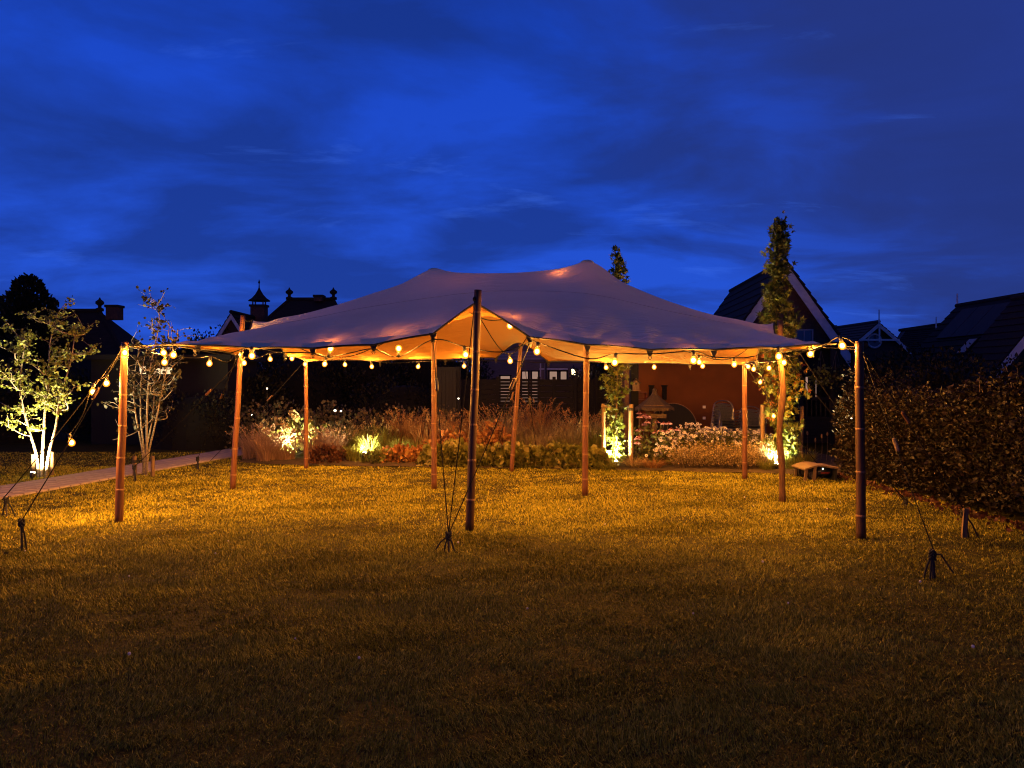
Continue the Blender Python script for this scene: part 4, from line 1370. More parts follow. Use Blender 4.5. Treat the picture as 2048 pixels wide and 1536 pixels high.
shrub('low dark red plant at the lawn edge between slim pole and uplight', 'dark_red_plant', 'plant', (GX(655, 14.75), 14.75, 0.02), 0.42, 0.25, 0.34, 420, LM['dark_red'], 0.075, shape='oval')
for px, D, h, lab in ((708, 14.85, .42, 'yellow-lit tuft on the path side of the bed uplight'), (738, 15.1, .62, 'taller yellow-lit tuft behind the bed uplight'), (768, 14.75, .38, 'yellow-lit tuft on the hedge side of the bed uplight')):
    grass_clump(lab, (GX(px, D), D, .02), .30, h, 260, LM['green_grass'], 'green tufts around the bed uplight', 0.011, (0.3, 0.9))
shrub('small round-leaved plant in front of the bed uplight', 'small_plant', 'plant', (GX(745, 14.55), 14.55, .02), .26, .15, .24, 170, LM['green_leaf'], .07)
uplight('bare garden uplight shining among yellow-green tufts in the bed', (GX(728, 14.62), 14.62, 0.1), (GX(740, 15.0), 15.0, 0.75), 75, 130, (1.0, 0.84, 0.4))
# low dark hedge running behind the left half of the bed
hx = np.linspace(-5.9, -1.6, 9)
hl = ['behind the path end of the pink grasses', 'behind the hydrangea, path side', 'behind the hydrangea', 'behind the slim bamboo pole', 'behind the yellow-lit tufts, path side', 'directly behind the bed uplight', 'where the first red grasses begin', 'behind the tall red grass clumps', 'tucked behind the lower-peak mast']
for x, lab in zip(hx, hl):
    shrub('dull leafy shrub ' + lab, 'leafy_shrub', 'shrub', (x, 17.9 + random.uniform(-.2, .2), .02), .55, .45, 1.03 + random.uniform(-.08, .14), 700, LM['bed_hedge'], .075, group='dull shrubs along the back of the bed', up=0.6)
# tall red grasses
G_RED = 'tall red grasses in the middle of the bed'
redl = ['tall red grass clump farthest towards the path, upright', 'red grass clump next to the upright one, drooping', 'red grass clump behind the lower-peak mast', 'red grass clump between lower-peak mast and dark pole', 'red grass clump behind the tall dark pole', 'broad tan grass clump behind the pole with the pink tensioner',
        'dark seed-headed grass clump under the lit windows', 'wide drooping grass clump between the gap pole and the higher-peak mast', 'tan grass clump beside the pale crossbar stake']
rd = [(812, 16.6, .5, 1.0, 'red_grass'), (850, 16.3, .55, .86, 'red_grass'), (893, 16.8, .5, .95, 'red_grass'), (925, 16.4, .55, .80, 'red_grass'), (965, 16.8, .55, .95, 'red_grass'), (1015, 17.0, .75, 1.10, 'tan'),
      (1075, 17.3, .6, 1.22, 'red_grass'), (1100, 16.4, .8, .98, 'tan'), (1165, 16.6, .6, 1.0, 'tan')]
for (px, D, r, h, mk), lab in zip(rd, redl):
    grass_clump(lab, (GX(px, D), D, .02), r, h, 480, LM[mk], G_RED, 0.0085, (0.25, 1.0), plume=(LM['red_grass'], 60, 0.15))
for px, D, h, lab in ((795, 15.7, .55, 'green grass tuft at the foot of the tall red grasses, path side'), (835, 15.5, .5, 'green grass tuft before the drooping red grass'), (1040, 15.6, .62, 'green grass tuft right behind the gap pole'), (1120, 15.4, .58, 'green grass tuft behind the ground cover')):
    grass_clump(lab, (GX(px, D), D, .02), .42, h, 300, LM['green_grass'], 'green grass tufts in the bed', 0.009, (0.3, 0.9))
for px, D, h, mk, lab in ((720, 16.3, .72, 'green_grass', 'tall green grass clump behind the bed uplight, path side'), (765, 16.2, .80, 'green_grass', 'tall green grass clump behind the bed uplight, red grass side'), (690, 16.6, .70, 'tan', 'tan grass clump between hydrangea and bed uplight'),
                          (945, 15.9, .62, 'green_grass', 'green grass clump among the red shrubs behind the dark pole'), (1075, 15.5, .66, 'tan', 'tan grass clump right behind the broad-leaved ground cover'), (1140, 15.9, .80, 'tan', 'tan grass clump behind the higher-peak mast'), (1190, 16.0, .78, 'green_grass', 'green grass clump behind the pale crossbar stake'), (1000, 16.1, .8, 'red_grass', 'red grass clump just in front of the broad tan grass')):
    grass_clump(lab, (GX(px, D), D, .02), .5, h, 420, LM[mk], 'mid-height grasses in the bed', 0.0085, (0.25, 1.0), plume=(LM['tan'], 30, 0.12))
# red-leaved low shrubs
for px, D, rx, h, lab in ((800, 14.75, .36, .34, 'low red-leaved shrub beside the yellow-lit tufts'), (858, 14.7, .42, .42, 'low red-leaved shrub behind the lower-peak mast'), (905, 15.3, .42, .62, 'red-leaved shrub between mast and dark pole'), (955, 15.2, .42, .62, 'red-leaved shrub behind the dark pole'), (988, 15.5, .42, .78, 'taller red-leaved shrub before the broad tan grass')):
    shrub(lab, 'red_leaved_shrub', 'shrub', (GX(px, D), D, .02), rx, .35, h, 520, LM['red_leaf'], .075, group='red-leaved shrubs in the bed')
# ground cover with broad leaves along the lawn edge
gl = ['broad-leaved ground cover behind the lower-peak mast', 'broad-leaved ground cover just past the lower-peak mast', 'broad-leaved ground cover behind the dark pole, path side', 'broad-leaved ground cover behind the dark pole, hedge side', 'broad-leaved ground cover at the foot of the gap pole', 'broad-leaved ground cover between gap pole and higher-peak mast',
      'broad-leaved ground cover halfway to the higher-peak mast', 'broad-leaved ground cover behind the higher-peak mast', 'broad-leaved ground cover in the glow of the slim columnar tree']
for px, lab in zip((875, 910, 948, 985, 1025, 1065, 1105, 1145, 1188), gl):
    y_ = float(bed_front_y(GX(px, 14))) + .30
    shrub(lab, 'ground_cover_plant', 'plant', (GX(px, y_), y_, .02), .36, .27, .38 + random.uniform(-.04, .06), 430, LM['ground_cover'], .105, group='broad-leaved ground cover along the lawn', width=.62, up=.15, stems=4)
# grass at the foot of the slim columnar tree
for px, D, mk, lab in ((1270, 13.85, 'tan', 'tan grass tuft at the foot of the orange-lit stake'), (1305, 13.8, 'red_grass', 'rusty grass tuft between orange-lit stake and daisies'), (1215, 13.7, 'green_grass', 'yellow-lit grass tuft at the slim tree uplight')):
    grass_clump(lab, (GX(px, D), D, .02), .34, .30, 260, LM[mk], 'grass tufts around the slim columnar tree', .007, (.5, 1.3))

def coneflower(label, c, h, n):
    c = Vector(c)
    t = thing('coneflower', label, 'flower', c, group='pink coneflowers')
    st = MB()
    heads = []
    for k in range(n):
        a = random.uniform(0, 6.28)
        e = c + Vector((math.cos(a) * random.uniform(.05, .24), math.sin(a) * random.uniform(.02, .15), h * random.uniform(.62, 1.0)))
        st.tube([c + Vector((random.gauss(0, .03), random.gauss(0, .03), -.02)), c.lerp(e, .55) + Vector((0, 0, .04)), e], [.006, .005, .004], 5)
        heads.append(e)
    st.build('stems', M['bark'], t)
    n_l = 90
    P = np.stack([c.x + RNG.normal(0, .10, n_l), c.y + RNG.normal(0, .08, n_l), RNG.uniform(.03, h * .72, n_l)], 1)
    link_mesh('leaves', leaf_mesh('leaves', P, rand_dirs(n_l, -.1), .10, 'lance', .4), LM['green_leaf'], t)
    for e in heads:
        m = 13
        a = np.linspace(0, 2 * PI, m, endpoint=False)
        A = np.stack([np.cos(a), np.sin(a), np.full(m, -.42)], 1)
        PP = np.array([tuple(e)] * m) + A * .012
        f = link_mesh('flower_head', leaf_mesh('flower_head', PP, A, .062, 'lance', .45), LM['petal_pink'], t)
        MB().sphere(e + Vector((0, 0, .008)), .022, 8, 5, (1, 1, .8)).build('cone', M['red_trim'], f)
    return t
for px, D, h, n, lab in ((1277, 14.9, .95, 5, 'pink coneflower clump right beside the orange-lit stake'), (1297, 15.0, 1.08, 5, 'tallest pink coneflower clump, beneath the bird table roof'), (1318, 14.8, .85, 5, 'pink coneflower clump in front of the bird table post'), (1338, 14.7, .66, 4, 'shortest pink coneflower clump, next to the daisies'), (1290, 14.5, .55, 3, 'low pink coneflower clump nearest the rusty grass')):
    coneflower(lab, (GX(px, D), D, .02), h, n)

def daisies(label, c, rx, ry, h, n):
    c = Vector(c)
    t = thing('daisy_clump', label, 'flower', c, group='white daisy clumps')
    st = MB()
    x = c.x + RNG.normal(0, rx * .5, n); y = c.y + RNG.normal(0, ry * .5, n)
    z = h * (1 - .35 * ((x - c.x) / rx) ** 2 * .6) * RNG.uniform(.62, 1.04, n)
    for i in range(0, n, 2):
        st.tube([(x[i] * .7 + c.x * .3, y[i] * .7 + c.y * .3, 0), (x[i], y[i], z[i])], [.004, .0025], 4)
    st.build('stems', M['bark'], t)
    nl = 520
    P = np.stack([c.x + RNG.normal(0, rx * .45, nl), c.y + RNG.normal(0, ry * .45, nl), RNG.uniform(.03, h * .85, nl)], 1)
    link_mesh('leaves', leaf_mesh('leaves', P, rand_dirs(nl, .4), .07, 'lance', .4), LM['green_leaf'], t)
    m = 9
    # flower faces look up and towards the light
    F = unit(np.stack([RNG.normal(0, .5, n), RNG.normal(-.5, .4, n), np.full(n, .75)], 1))
    S = unit(np.cross(F, np.tile([[0.3, 0.1, 1.0]], (n, 1)))); Uv = np.cross(F, S)
    a = np.tile(np.linspace(0, 2 * PI, m, endpoint=False), n)[:, None]
    A = np.repeat(S, m, 0) * np.cos(a) + np.repeat(Uv, m, 0) * np.sin(a) + np.repeat(F, m, 0) * .12
    C = np.repeat(np.stack([x, y, z], 1), m, 0)
    V = np.zeros((n * m, 4, 3))
    side = unit(np.cross(A, np.repeat(F, m, 0)))
    L_ = .033
    for i, (al, s) in enumerate(((.15, 0), (.65, .36), (1, 0), (.65, -.36))):
        V[:, i] = C + A * (L_ * al) + side * (L_ * s)
    q = (np.arange(n * m) * 4)[:, None] + np.arange(4)[None]
    link_mesh('petals', np_mesh('petals', V.reshape(-1, 3), [q]), LM['petal_white'], t)
    ce = MB()
    for i in range(n):
        ce.sphere(tuple(np.array([x[i], y[i], z[i]]) + F[i] * .006), .008, 5, 3)
    ce.build('flower_eyes', M['thatch'], t)
    return t
for px, D, h, lab in ((1352, 14.6, .62, 'white daisy clump nearest the coneflowers'), (1385, 14.9, .74, 'white daisy clump rising before the bare rust wall'), (1420, 14.6, .68, 'white daisy clump in front of the taller chair stack, coneflower side'), (1455, 14.8, .66, 'white daisy clump right below the taller chair stack'), (1495, 14.6, .66, 'white daisy clump behind the daisy-side bamboo pole'), (1530, 14.5, .58, 'white daisy clump reaching the yellow-leaved tree'), (1345, 14.2, .36, 'low white daisy clump by the rusty grass tuft')):
    daisies(lab, (GX(px, D), D, .02), .42, .3, h, 85)
def sprig_bush(label, c, r, h, n):
    """catmint-like bush: upright sprigs set with small leaves"""
    c = Vector(c)
    t = thing('sprig_bush', label, 'shrub', c, group='tan sprigged bushes along the lawn')
    st = MB(); P, A = [], []
    for k in range(n):
        a = random.uniform(0, 6.28); q = r * math.sqrt(random.random())
        b = c + Vector((math.cos(a) * q * .5, math.sin(a) * q * .4, -.01))
        e = c + Vector((math.cos(a) * q * 1.1, math.sin(a) * q * .8, h * random.uniform(.6, 1.05) * (1 - .35 * (q / r) ** 2)))
        st.tube([b, b.lerp(e, .5) + Vector((0, 0, .03)), e], [.004, .003, .002], 4)
        for m in range(13):
            s = .25 + .75 * m / 12
            p = b.lerp(e, s) + Vector((random.gauss(0, .008), random.gauss(0, .008), .02))
            P.append(tuple(p)); A.append((random.gauss(0, 1), random.gauss(0, 1), random.uniform(.1, 1)))
    st.build('stems', M['bark'], t)
    link_mesh('leaves', leaf_mesh('leaves', np.array(P), np.array(A), RNG.uniform(.6, 1.2, len(P)) * .034, 'lance', .5), LM['tan'], t)
    return t
for px, D, lab in ((1372, 13.75, 'tan sprigged bush nearest the rusty grass tuft'), (1405, 13.7, 'tan sprigged bush between rusty grass and bamboo pole'), (1440, 13.65, 'tan sprigged bush in front of the taller chair stack'), (1475, 13.6, 'tan sprigged bush on the near side of the daisy-side bamboo pole'), (1510, 13.6, 'tan sprigged bush between bamboo pole and yellow-leaved tree'), (1535, 13.7, 'tan sprigged bush at the foot of the yellow-leaved tree')):
    sprig_bush(lab, (GX(px, D), D, .02), .36, .47 + random.uniform(-.04, .05), 95)
# green tufts and dry stems around the last uplight
for px, D, h, lab in ((1535, 13.45, .3, 'yellow-lit tuft on the chair side of the last uplight'), (1585, 13.5, .38, 'green tuft between yellow-leaved tree and mower shelter'), (1610, 13.9, .42, 'green tuft behind the mower shelter')):
    grass_clump(lab, (GX(px, D), D, .02), .28, h, 240, LM['green_grass'], 'green tufts around the last uplight', .010, (.3, .9))
for k, (px, top) in enumerate(((1582, 862), (1593, 868), (1612, 866), (1628, 880), (1641, 872), (1652, 868))):
    b = W(px, 930, 14.6); b.z = 0
    tt = thing('dry_flower_stem', ['dry flower stem beside the yellow-leaved tree trunk', 'dry flower stem at the trellis', 'dry flower stem above the mower shelter, tree side', 'bare dry stem over the middle of the mower shelter', 'dry flower stem over the mower shelter, hedge side', 'bare dry stem nearest the hedge'][k], 'plant', b, group='dry stems before the dark veranda')
    e = W(px + 3, top, 14.6)
    MB().tube([b, b.lerp(e, .5) + Vector((.02, 0, 0)), e], [.006, .005, .003], 5).build('stem', M['pale_rope'], tt)
    MB().sphere(e, .018, 7, 5, (1, 1, 2.4)).build('seed_head', M['stake'], tt)

# ---- the laurel hedge at the side of the lawn
def hedge():
    t = thing('laurel_hedge', 'reddish brown leafy hedge with loose shoots along its top, beside the lawn', 'hedge', (6.1, 9, 0))
    y0, y1 = 4.5, 12.9
    def face_x(y): return 5.62 - 0.018 * (y - 8)
    def top_z(y): return np.interp(y, [4.5, 7.5, 9.0, 10.0, 11.5, 12.9], [1.85, 1.72, 1.60, 1.42, 1.34, 1.26])
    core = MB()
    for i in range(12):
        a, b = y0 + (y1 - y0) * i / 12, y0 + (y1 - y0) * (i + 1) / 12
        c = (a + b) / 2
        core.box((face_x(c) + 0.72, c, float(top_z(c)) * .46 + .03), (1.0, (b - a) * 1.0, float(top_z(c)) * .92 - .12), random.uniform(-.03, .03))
    core.build('hedge_shade_core', M['dark_core'], t)  # solid dark blocks in place of the shade inside the hedge
    n = 34000
    y = RNG.uniform(y0, y1, n)
    tz = top_z(y)
    bump = field_noise(y * 2.2, RNG.uniform(0, .001, n), 1.4, 3)
    s = RNG.uniform(0, 1, n)
    onface = s < 0.70
    z = np.where(onface, RNG.uniform(0.05, 1, n) * tz, tz * RNG.uniform(.93, 1.05, n))
    dep = np.where(onface, RNG.uniform(-.10, .16, n), RNG.uniform(0, 1.25, n))
    lump = 0.16 * field_noise(y, z * 1.6, 4.0, 9) + .08 * (1 - np.abs(2 * z / tz - 0.9))
    x = face_x(y) + dep - lump + .10
    z = z + (~onface) * (bump - .5) * .14
    far = RNG.uniform(0, 1, n) < .10
    y = np.where(far, y1 + RNG.uniform(-.1, .15, n), y); x = np.where(far, face_x(y) + RNG.uniform(0, 1.2, n), x); z = np.where(far, RNG.uniform(.05, 1, n) * tz, z)
    P = np.stack([x, y, z], 1)
    A = np.stack([RNG.normal(-.55, .6, n), RNG.normal(0, .8, n), RNG.normal(.25, .55, n)], 1)
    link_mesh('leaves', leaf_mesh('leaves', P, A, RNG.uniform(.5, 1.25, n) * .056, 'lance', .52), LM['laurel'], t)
    tw = MB(); P, A = [], []
    for k in range(150):
        yy = random.uniform(y0, y1); xx = face_x(yy) + random.uniform(-.05, .9)
        zt = float(top_z(yy))
        hgt = random.uniform(.02, .22) * (1.1 if yy < 9 else .7)
        b = Vector((xx, yy, zt - .12)); e = Vector((xx + random.gauss(0, .05), yy + random.gauss(0, .05), zt + hgt))
        if k % 3 == 0:
            zt2 = random.uniform(.3, zt); b = Vector((face_x(yy) + .05, yy, zt2)); e = b + Vector((-random.uniform(.10, .24), random.gauss(0, .06), random.uniform(.05, .2)))
        tw.tube([b, e], [.006, .003], 5)
        d = (e - b).normalized()
        for m in range(11):
            s_ = .3 + .7 * m / 10
            a = m * 2.4
            P.append(tuple(b.lerp(e, s_)))
            o = d.orthogonal().normalized(); o2 = d.cross(o)
            A.append(tuple(o * math.cos(a) + o2 * math.sin(a) + d * (.25 + .9 * s_ ** 3)))
    tw.build('shoots', M['bark'], t)
    link_mesh('leaves', leaf_mesh('leaves', np.array(P), np.array(A), RNG.uniform(.7, 1.15, len(P)) * .066, 'lance', .46), LM['laurel'], t)
hedge()
# leaf litter along the hedge foot
n = 800
y = RNG.uniform(5, 12.8, n); x = 5.52 - .018 * (y - 8) - np.abs(RNG.normal(0, .16, n)) + .08
A = rand_dirs(n); A[:, 2] *= .25
lit = link_mesh('leaf_litter', leaf_mesh('leaf_litter', np.stack([x, y, RNG.uniform(.012, .05, n)], 1), A, RNG.uniform(.03, .07, n), 'oval', .55), LM['dark_red'])
tag(lit, 'fallen reddish leaves along the foot of the hedge', kind='stuff')

# ================================================================== BUILDINGS
def local(t):
    m = root_matrix(t)
    return lambda x, y, z: m @ Vector((x, y, z))
def finial(parent, p, h=0.5, r=0.05, ball=False):
    mb = MB()
    if ball:
        mb.lathe(p, [(r * 1.6, -.05), (r * 1.6, .06), (r * .7, .10), (r * .7, .18), (r * 1.7, .26), (r * 1.7, .34), (r * .5, .44), (r * .2, .52)], 10)
    else:
        mb.lathe(p, [(r, -.15), (r, h * .2), (r * .6, h * .25), (r * .55, h * .95), (r * .1, h)], 8)
    return mb.build('finial', M['white_paint'] if not ball else M['roof_tile'], parent, smooth=True)
def chimney(parent, c, w, d, h, pot=False, cap=False):
    mb = MB().box((c[0], c[1], c[2] + h / 2), (w, d, h))
    ch = mb.build('chimney', M['dark_brick'], parent)
    top = c[2] + h
    MB().box((c[0], c[1], top + .05), (w * 1.16, d * 1.16, .10)).build('chimney_cap', M['roof_tile'], ch)
    if pot:
        MB().lathe((c[0], c[1], top + .10), [(.12, 0), (.10, .22)], 10).build('chimney_pot', M['dark_brick'], ch)
    if cap:
        for sx in (-1, 1):
            for sy in (-1, 1):
                MB().box((c[0] + sx * w * .36, c[1] + sy * d * .36, top + .19), (.05, .05, .20)).build('cowl_post', M['steel'], ch)
        MB().lathe((c[0], c[1], top + .28), [(w * .80, 0), (w * .78, .02), (w * .55, .12), (w * .30, .30), (w * .12, .50), (.03, .62), (.02, .80), (.05, .86), (.01, 1.0)], 8).build('cowl', M['roof_tile'], ch)
    return ch
def roof_pair(parent, t, w, l, eave, ridge, over=0.25, thick=0.10, mat='roof_tile', y0=0.0):
    """two sloping slabs with rows of raised tile courses"""
    P = local(t)
    half = w / 2 + over
    drop = (ridge - eave) / (w / 2)
    for s in (-1, 1):
        mb = MB()
        n = 12
        a = Vector((0, 0, ridge)); b = Vector((s * half, 0, ridge - drop * half))
        nrm = Vector((-(b - a).z, 0, (b - a).x)); nrm = nrm if nrm.z > 0 else -nrm; nrm.normalize()
        for k in range(n):
            p, q = a.lerp(b, k / n), a.lerp(b, (k + 1) / n + .01)
            poly = [p + nrm * .02, q + nrm * (.02 + .035), q - nrm * thick, p - nrm * thick]
            poly = [P(v.x, y0 - over, v.z) for v in poly]
            mb.prism(poly, P(0, l + 2 * over, 0) - P(0, 0, 0))
        mb.build('roof', M[mat], parent)
    MB().tube([P(0, y0 - over - .03, ridge + .05), P(0, y0 + l + over + .03, ridge + .05)], .085, 8).build('ridge_tile', M[mat], parent)
def gable_house(label, loc, rz, w, l, eave, ridge, wall='dark_brick', roof='roof_tile', boards=True, spike=0.0, brace=False, over=0.25, bw=0.22, name='house'):
    t = thing(name, label, 'house', loc, rz)
    P = local(t)
    gb = [(-w / 2, eave), (-w / 2, 0), (w / 2, 0), (w / 2, eave), (0, ridge - .12)]
    mb = MB()
    for y in (0, l):
        k = len(mb.v)
        mb.v += [tuple(P(x, y, z)) for x, z in gb]
    mb.f += [(0, 1, 2, 3, 4), (9, 8, 7, 6, 5), (0, 5, 6, 1), (2, 7, 8, 3)]
    mb.build('wall', M[wall], t)
    roof_pair(t, t, w, l, eave, ridge, over, mat=roof)
    if boards:
        half = w / 2 + over
        drop = (ridge - eave) / (w / 2)
        for y in (-over - .03, l + over + .03):
            for s in (-1, 1):
                a, b = Vector((0, y, ridge - .02)), Vector((s * half, y, ridge - .02 - drop * half))
                d = (b - a).normalized(); dn = Vector((-s * d.z, 0, s * d.x)); dn = -dn if dn.z > 0 else dn
                poly = [P(*v) for v in (a, b, b + dn * bw, a + Vector((0, 0, -bw / max(abs(dn.z), .2))))]
                MB().prism(poly, P(0, .04, 0) - P(0, 0, 0)).build('bargeboard', M['white_paint'], t)
    if spike:
        finial(t, P(0, -over - .02, ridge), spike)
    if brace:
        y = -over - .06
        z1 = ridge - .85
        hw = (ridge - z1) / ((ridge - eave) / (w / 2))
        MB().beam(P(-hw, y, z1), P(hw, y, z1), .05, .09).build('gable_brace', M['white_paint'], t)
        MB().beam(P(0, y, z1 - .12), P(0, y, ridge - .1), .07, .05, (0, 1, 0)).build('king_post', M['white_paint'], t)
    return t
def window(t, x, z, w, h, y=0.0, glass='window_dark', bars=0, frame='white_paint', fw=.06):
    P = local(t)
    f = MB()
    for (cx_, cz_, sx, sz) in ((0, h / 2, w, fw), (0, -h / 2, w, fw), (-w / 2 + fw / 2, 0, fw, h - fw), (w / 2 - fw / 2, 0, fw, h - fw)):
        c = P(x + cx_, y - .03, z + cz_)
        f.box(c, (sx, .08, sz), t.rotation_euler.z)
    for b in range(bars):
        c = P(x - w / 2 + w * (b + 1) / (bars + 1), y - .03, z)
        f.box(c, (fw * .9, .07, h - fw), t.rotation_euler.z)
    o = f.build('window', M[frame], t)
    MB().box(P(x, y - .012, z), (w - .02, .02, h - .02), t.rotation_euler.z).build('pane', M[glass], o)
    return o

# big gabled house behind the yellow-leaved tree
D = 26.0
ap = W(1566, 527, D)
gh = gable_house('dark brick house with steep gable and white bargeboards behind the columnar tree', (ap.x, D, 0), math.radians(-4.2), 4.9, 8.2, 2.0, ap.z, 'dark_brick', 'roof_tile', over=.28, bw=.26)
window(gh, (W(1606, 668, D).x - ap.x), W(1606, 672, D).z, .60, .40, bars=1, fw=.04, frame='band_paint')
P = local(gh)
for s, nme in ((1, 'verge_tile'), (-1, 'verge_tile')):
    dr = (ap.z - 2.0) / 2.45
    for k in range(13):
        x = s * (.12 + k * .19)
        z = ap.z - abs(x) * dr + .06
        MB().box(P(x, -.30, z + .0), (.34, .14, .06), rot=Matrix.Rotation(math.radians(-4.2), 3, 'Z') @ Matrix.Rotation(s * math.atan(dr) - s * .12, 3, 'Y')).build(nme, M['roof_tile'], gh)

# rust-coloured outbuilding behind the bed
D = 17.6
sh = thing('garden_shed', 'rust coloured plastered outbuilding wall behind the chairs and bird table', 'shed', (0, D, 0))
x0, x1, H = GX(1278, D), GX(1566, D), 2.28
MB().box(((x0 + x1) / 2, D + 1.5, H / 2), (x1 - x0, 3.0, H)).build('wall', M['rust_wall'], sh)
MB().box(((x0 + x1) / 2, D + 1.45, H + .09), (x1 - x0 + .5, 3.5, .16)).build('roof', M['dark_wood'], sh)
MB().box(((x0 + x1) / 2, D - .31, H + .09), (x1 - x0 + .54, .04, .22)).build('fascia', M['dark_wood'], sh)
MB().box(((x0 + x1) / 2, D - .02, .14), (x1 - x0, .03, .28)).build('plinth', M['dark_brick'], sh)
for px, lab in ((1302, 0), (1328, 1)):
    p = W(px, 786, D)
    l = MB().box((p.x, D - .05, p.z), (.09, .10, .30)).build('wall_light', M['dark_core'], sh)
    MB().box((p.x, D - .05, p.z + .165), (.12, .12, .03)).build('lid', M['dark_core'], l)
for py in (814, 836):
    p = W(1408, py, D)
    MB().box((p.x, D - .015, p.z), (.06, .03, .06)).build('white_wall_box', M['white_paint'], sh)  # small white boxes on the wall
# veranda posts, birdhouse, shelf
for px, wd, lab, dd in ((1253, .10, 'thin dark red veranda post beside the slim columnar tree', 16.5), (1268, .17, 'thick dark veranda post carrying the birdhouse', 16.7)):
    tt = thing('veranda_post', lab, 'post', (GX(px, dd), dd, 0))
    MB().box((GX(px, dd), dd, 1.15), (wd, wd, 2.3)).build('post', M['dark_wood'] if wd > .12 else M['dark_brick'], tt)
    MB().box((GX(px, dd), dd, .06), (wd + .05, wd + .05, .12)).build('foot', M['steel'], tt)
bp = W(1271, 772, 16.55)
bh = thing('birdhouse', 'small pale birdhouse with a round hole hanging on the dark post', 'birdhouse', (bp.x, 16.5, bp.z))
MB().prism([(bp.x - .07, 16.46, bp.z - .10), (bp.x + .07, 16.46, bp.z - .10), (bp.x + .07, 16.46, bp.z + .07), (bp.x, 16.46, bp.z + .14), (bp.x - .07, 16.46, bp.z + .07)], (0, .12, 0)).build('box', M['stake'], bh)
MB().lathe((bp.x, 16.462, bp.z + .05), [(.026, 0), (.026, .006)], 12, (0, -1, 0)).build('entrance_hole', M['black'], bh)
for s in (-1, 1):
    MB().beam((bp.x + s * .10, 16.5, bp.z + .06), (bp.x - s * .01, 16.5, bp.z + .165), .20, .015).build('roof', M['thatch'], bh)
MB().box((bp.x, 16.45, bp.z - .10), (.16, .18, .015)).build('floor_board', M['stake'], bh)
sp = W(1283, 802, 17.3)
bs = thing('wall_shelf', 'small red-edged box shelf on the rust wall beside the thick post', 'shelf', (sp.x, 17.3, sp.z))
for c, s in (((0, 0, .19), (.26, .2, .02)), ((0, 0, -.19), (.26, .2, .02)), ((-.12, 0, 0), (.02, .2, .36)), ((.12, 0, 0), (.02, .2, .36)), ((0, .09, 0), (.22, .02, .36)), ((0, 0, 0.02), (.22, .18, .018))):
    MB().box((sp.x + c[0], 17.38 + c[1], sp.z + c[2]), s).build('board', M['red_trim'], bs)
# bird table with thatched roof
bt = W(1309, 782, 16.0)
bird = thing('bird_table', 'bird table with a pointed thatched roof on a timber post, behind the coneflowers', 'bird feeder', (bt.x, 16.0, 0))
prof = [(.39, 0), (.385, .03), (.30, .09), (.21, .165), (.13, .235), (.075, .29), (.05, .34), (.045, .40), (.02, .43)]
zc = W(1309, 818, 16).z
roofm = MB()
nn = 40
k = len(roofm.v)
for r_, h_ in prof:
    for j in range(nn):
        a = 2 * PI * j / nn
        rr = r_ * (1 + .05 * math.sin(j * 11.3) * (1 if r_ > .1 else .3))
        roofm.v.append((bt.x + rr * math.cos(a), 16 + rr * math.sin(a), zc + h_ - (.02 * (j % 3) if h_ == 0 else 0)))
for i in range(len(prof) - 1):
    for j in range(nn):
        a, b = i * nn + j, i * nn + (j + 1) % nn
        roofm.f.append((a, b, b + nn, a + nn))
roofm.f.append(tuple(range(nn - 1, -1, -1)))
rf = roofm.build('roof', M['thatch'], bird)
MB().tube([(bt.x + .315 * math.cos(a), 16 + .315 * math.sin(a), zc + .085) for a in np.linspace(0, 2 * PI, 25)], .007, 5, cap=False).build('binding_wire', M['stake'], rf)
for sx in (-.14, .14):
    for sy in (-.12, .12):
        MB().box((bt.x + sx, 16 + sy, zc - .07), (.035, .035, .16)).build('corner_post', M['weathered'], bird)
MB().box((bt.x, 16, zc - .165), (.42, .38, .035)).build('tray', M['weathered'], bird)
for sy in (-1, 1):
    MB().box((bt.x, 16 + sy * .19, zc - .13), (.42, .02, .06)).build('tray_rim', M['weathered'], bird)
MB().tube([(bt.x, 16, -.05), (bt.x, 16, zc - .18)], .055, 10).build('post', M['weathered'], bird)
# round table leaning on the wall
rt = W(1352, 852, 16.9)
tb = thing('round_table_top', 'dark round table top with a pale rim leaning on the rust wall', 'table top', (rt.x, 16.9, 0))
ax = Vector((0, -1, .28)).normalized()
MB().lathe((rt.x, 17.15, .58), [(.50, 0), (.505, .012), (.50, .03)], 36, ax).build('disc', M['dark_wood'], tb)
MB().tube([Vector((rt.x, 17.15, .58)) + ax * .016 + Vector((1, 0, 0)) * (.512 * math.cos(a)) + ax.cross(Vector((1, 0, 0))) * (.512 * math.sin(a)) for a in np.linspace(0, 2 * PI, 41)], .012, 6, cap=False).build('rim', M['stake'], tb)
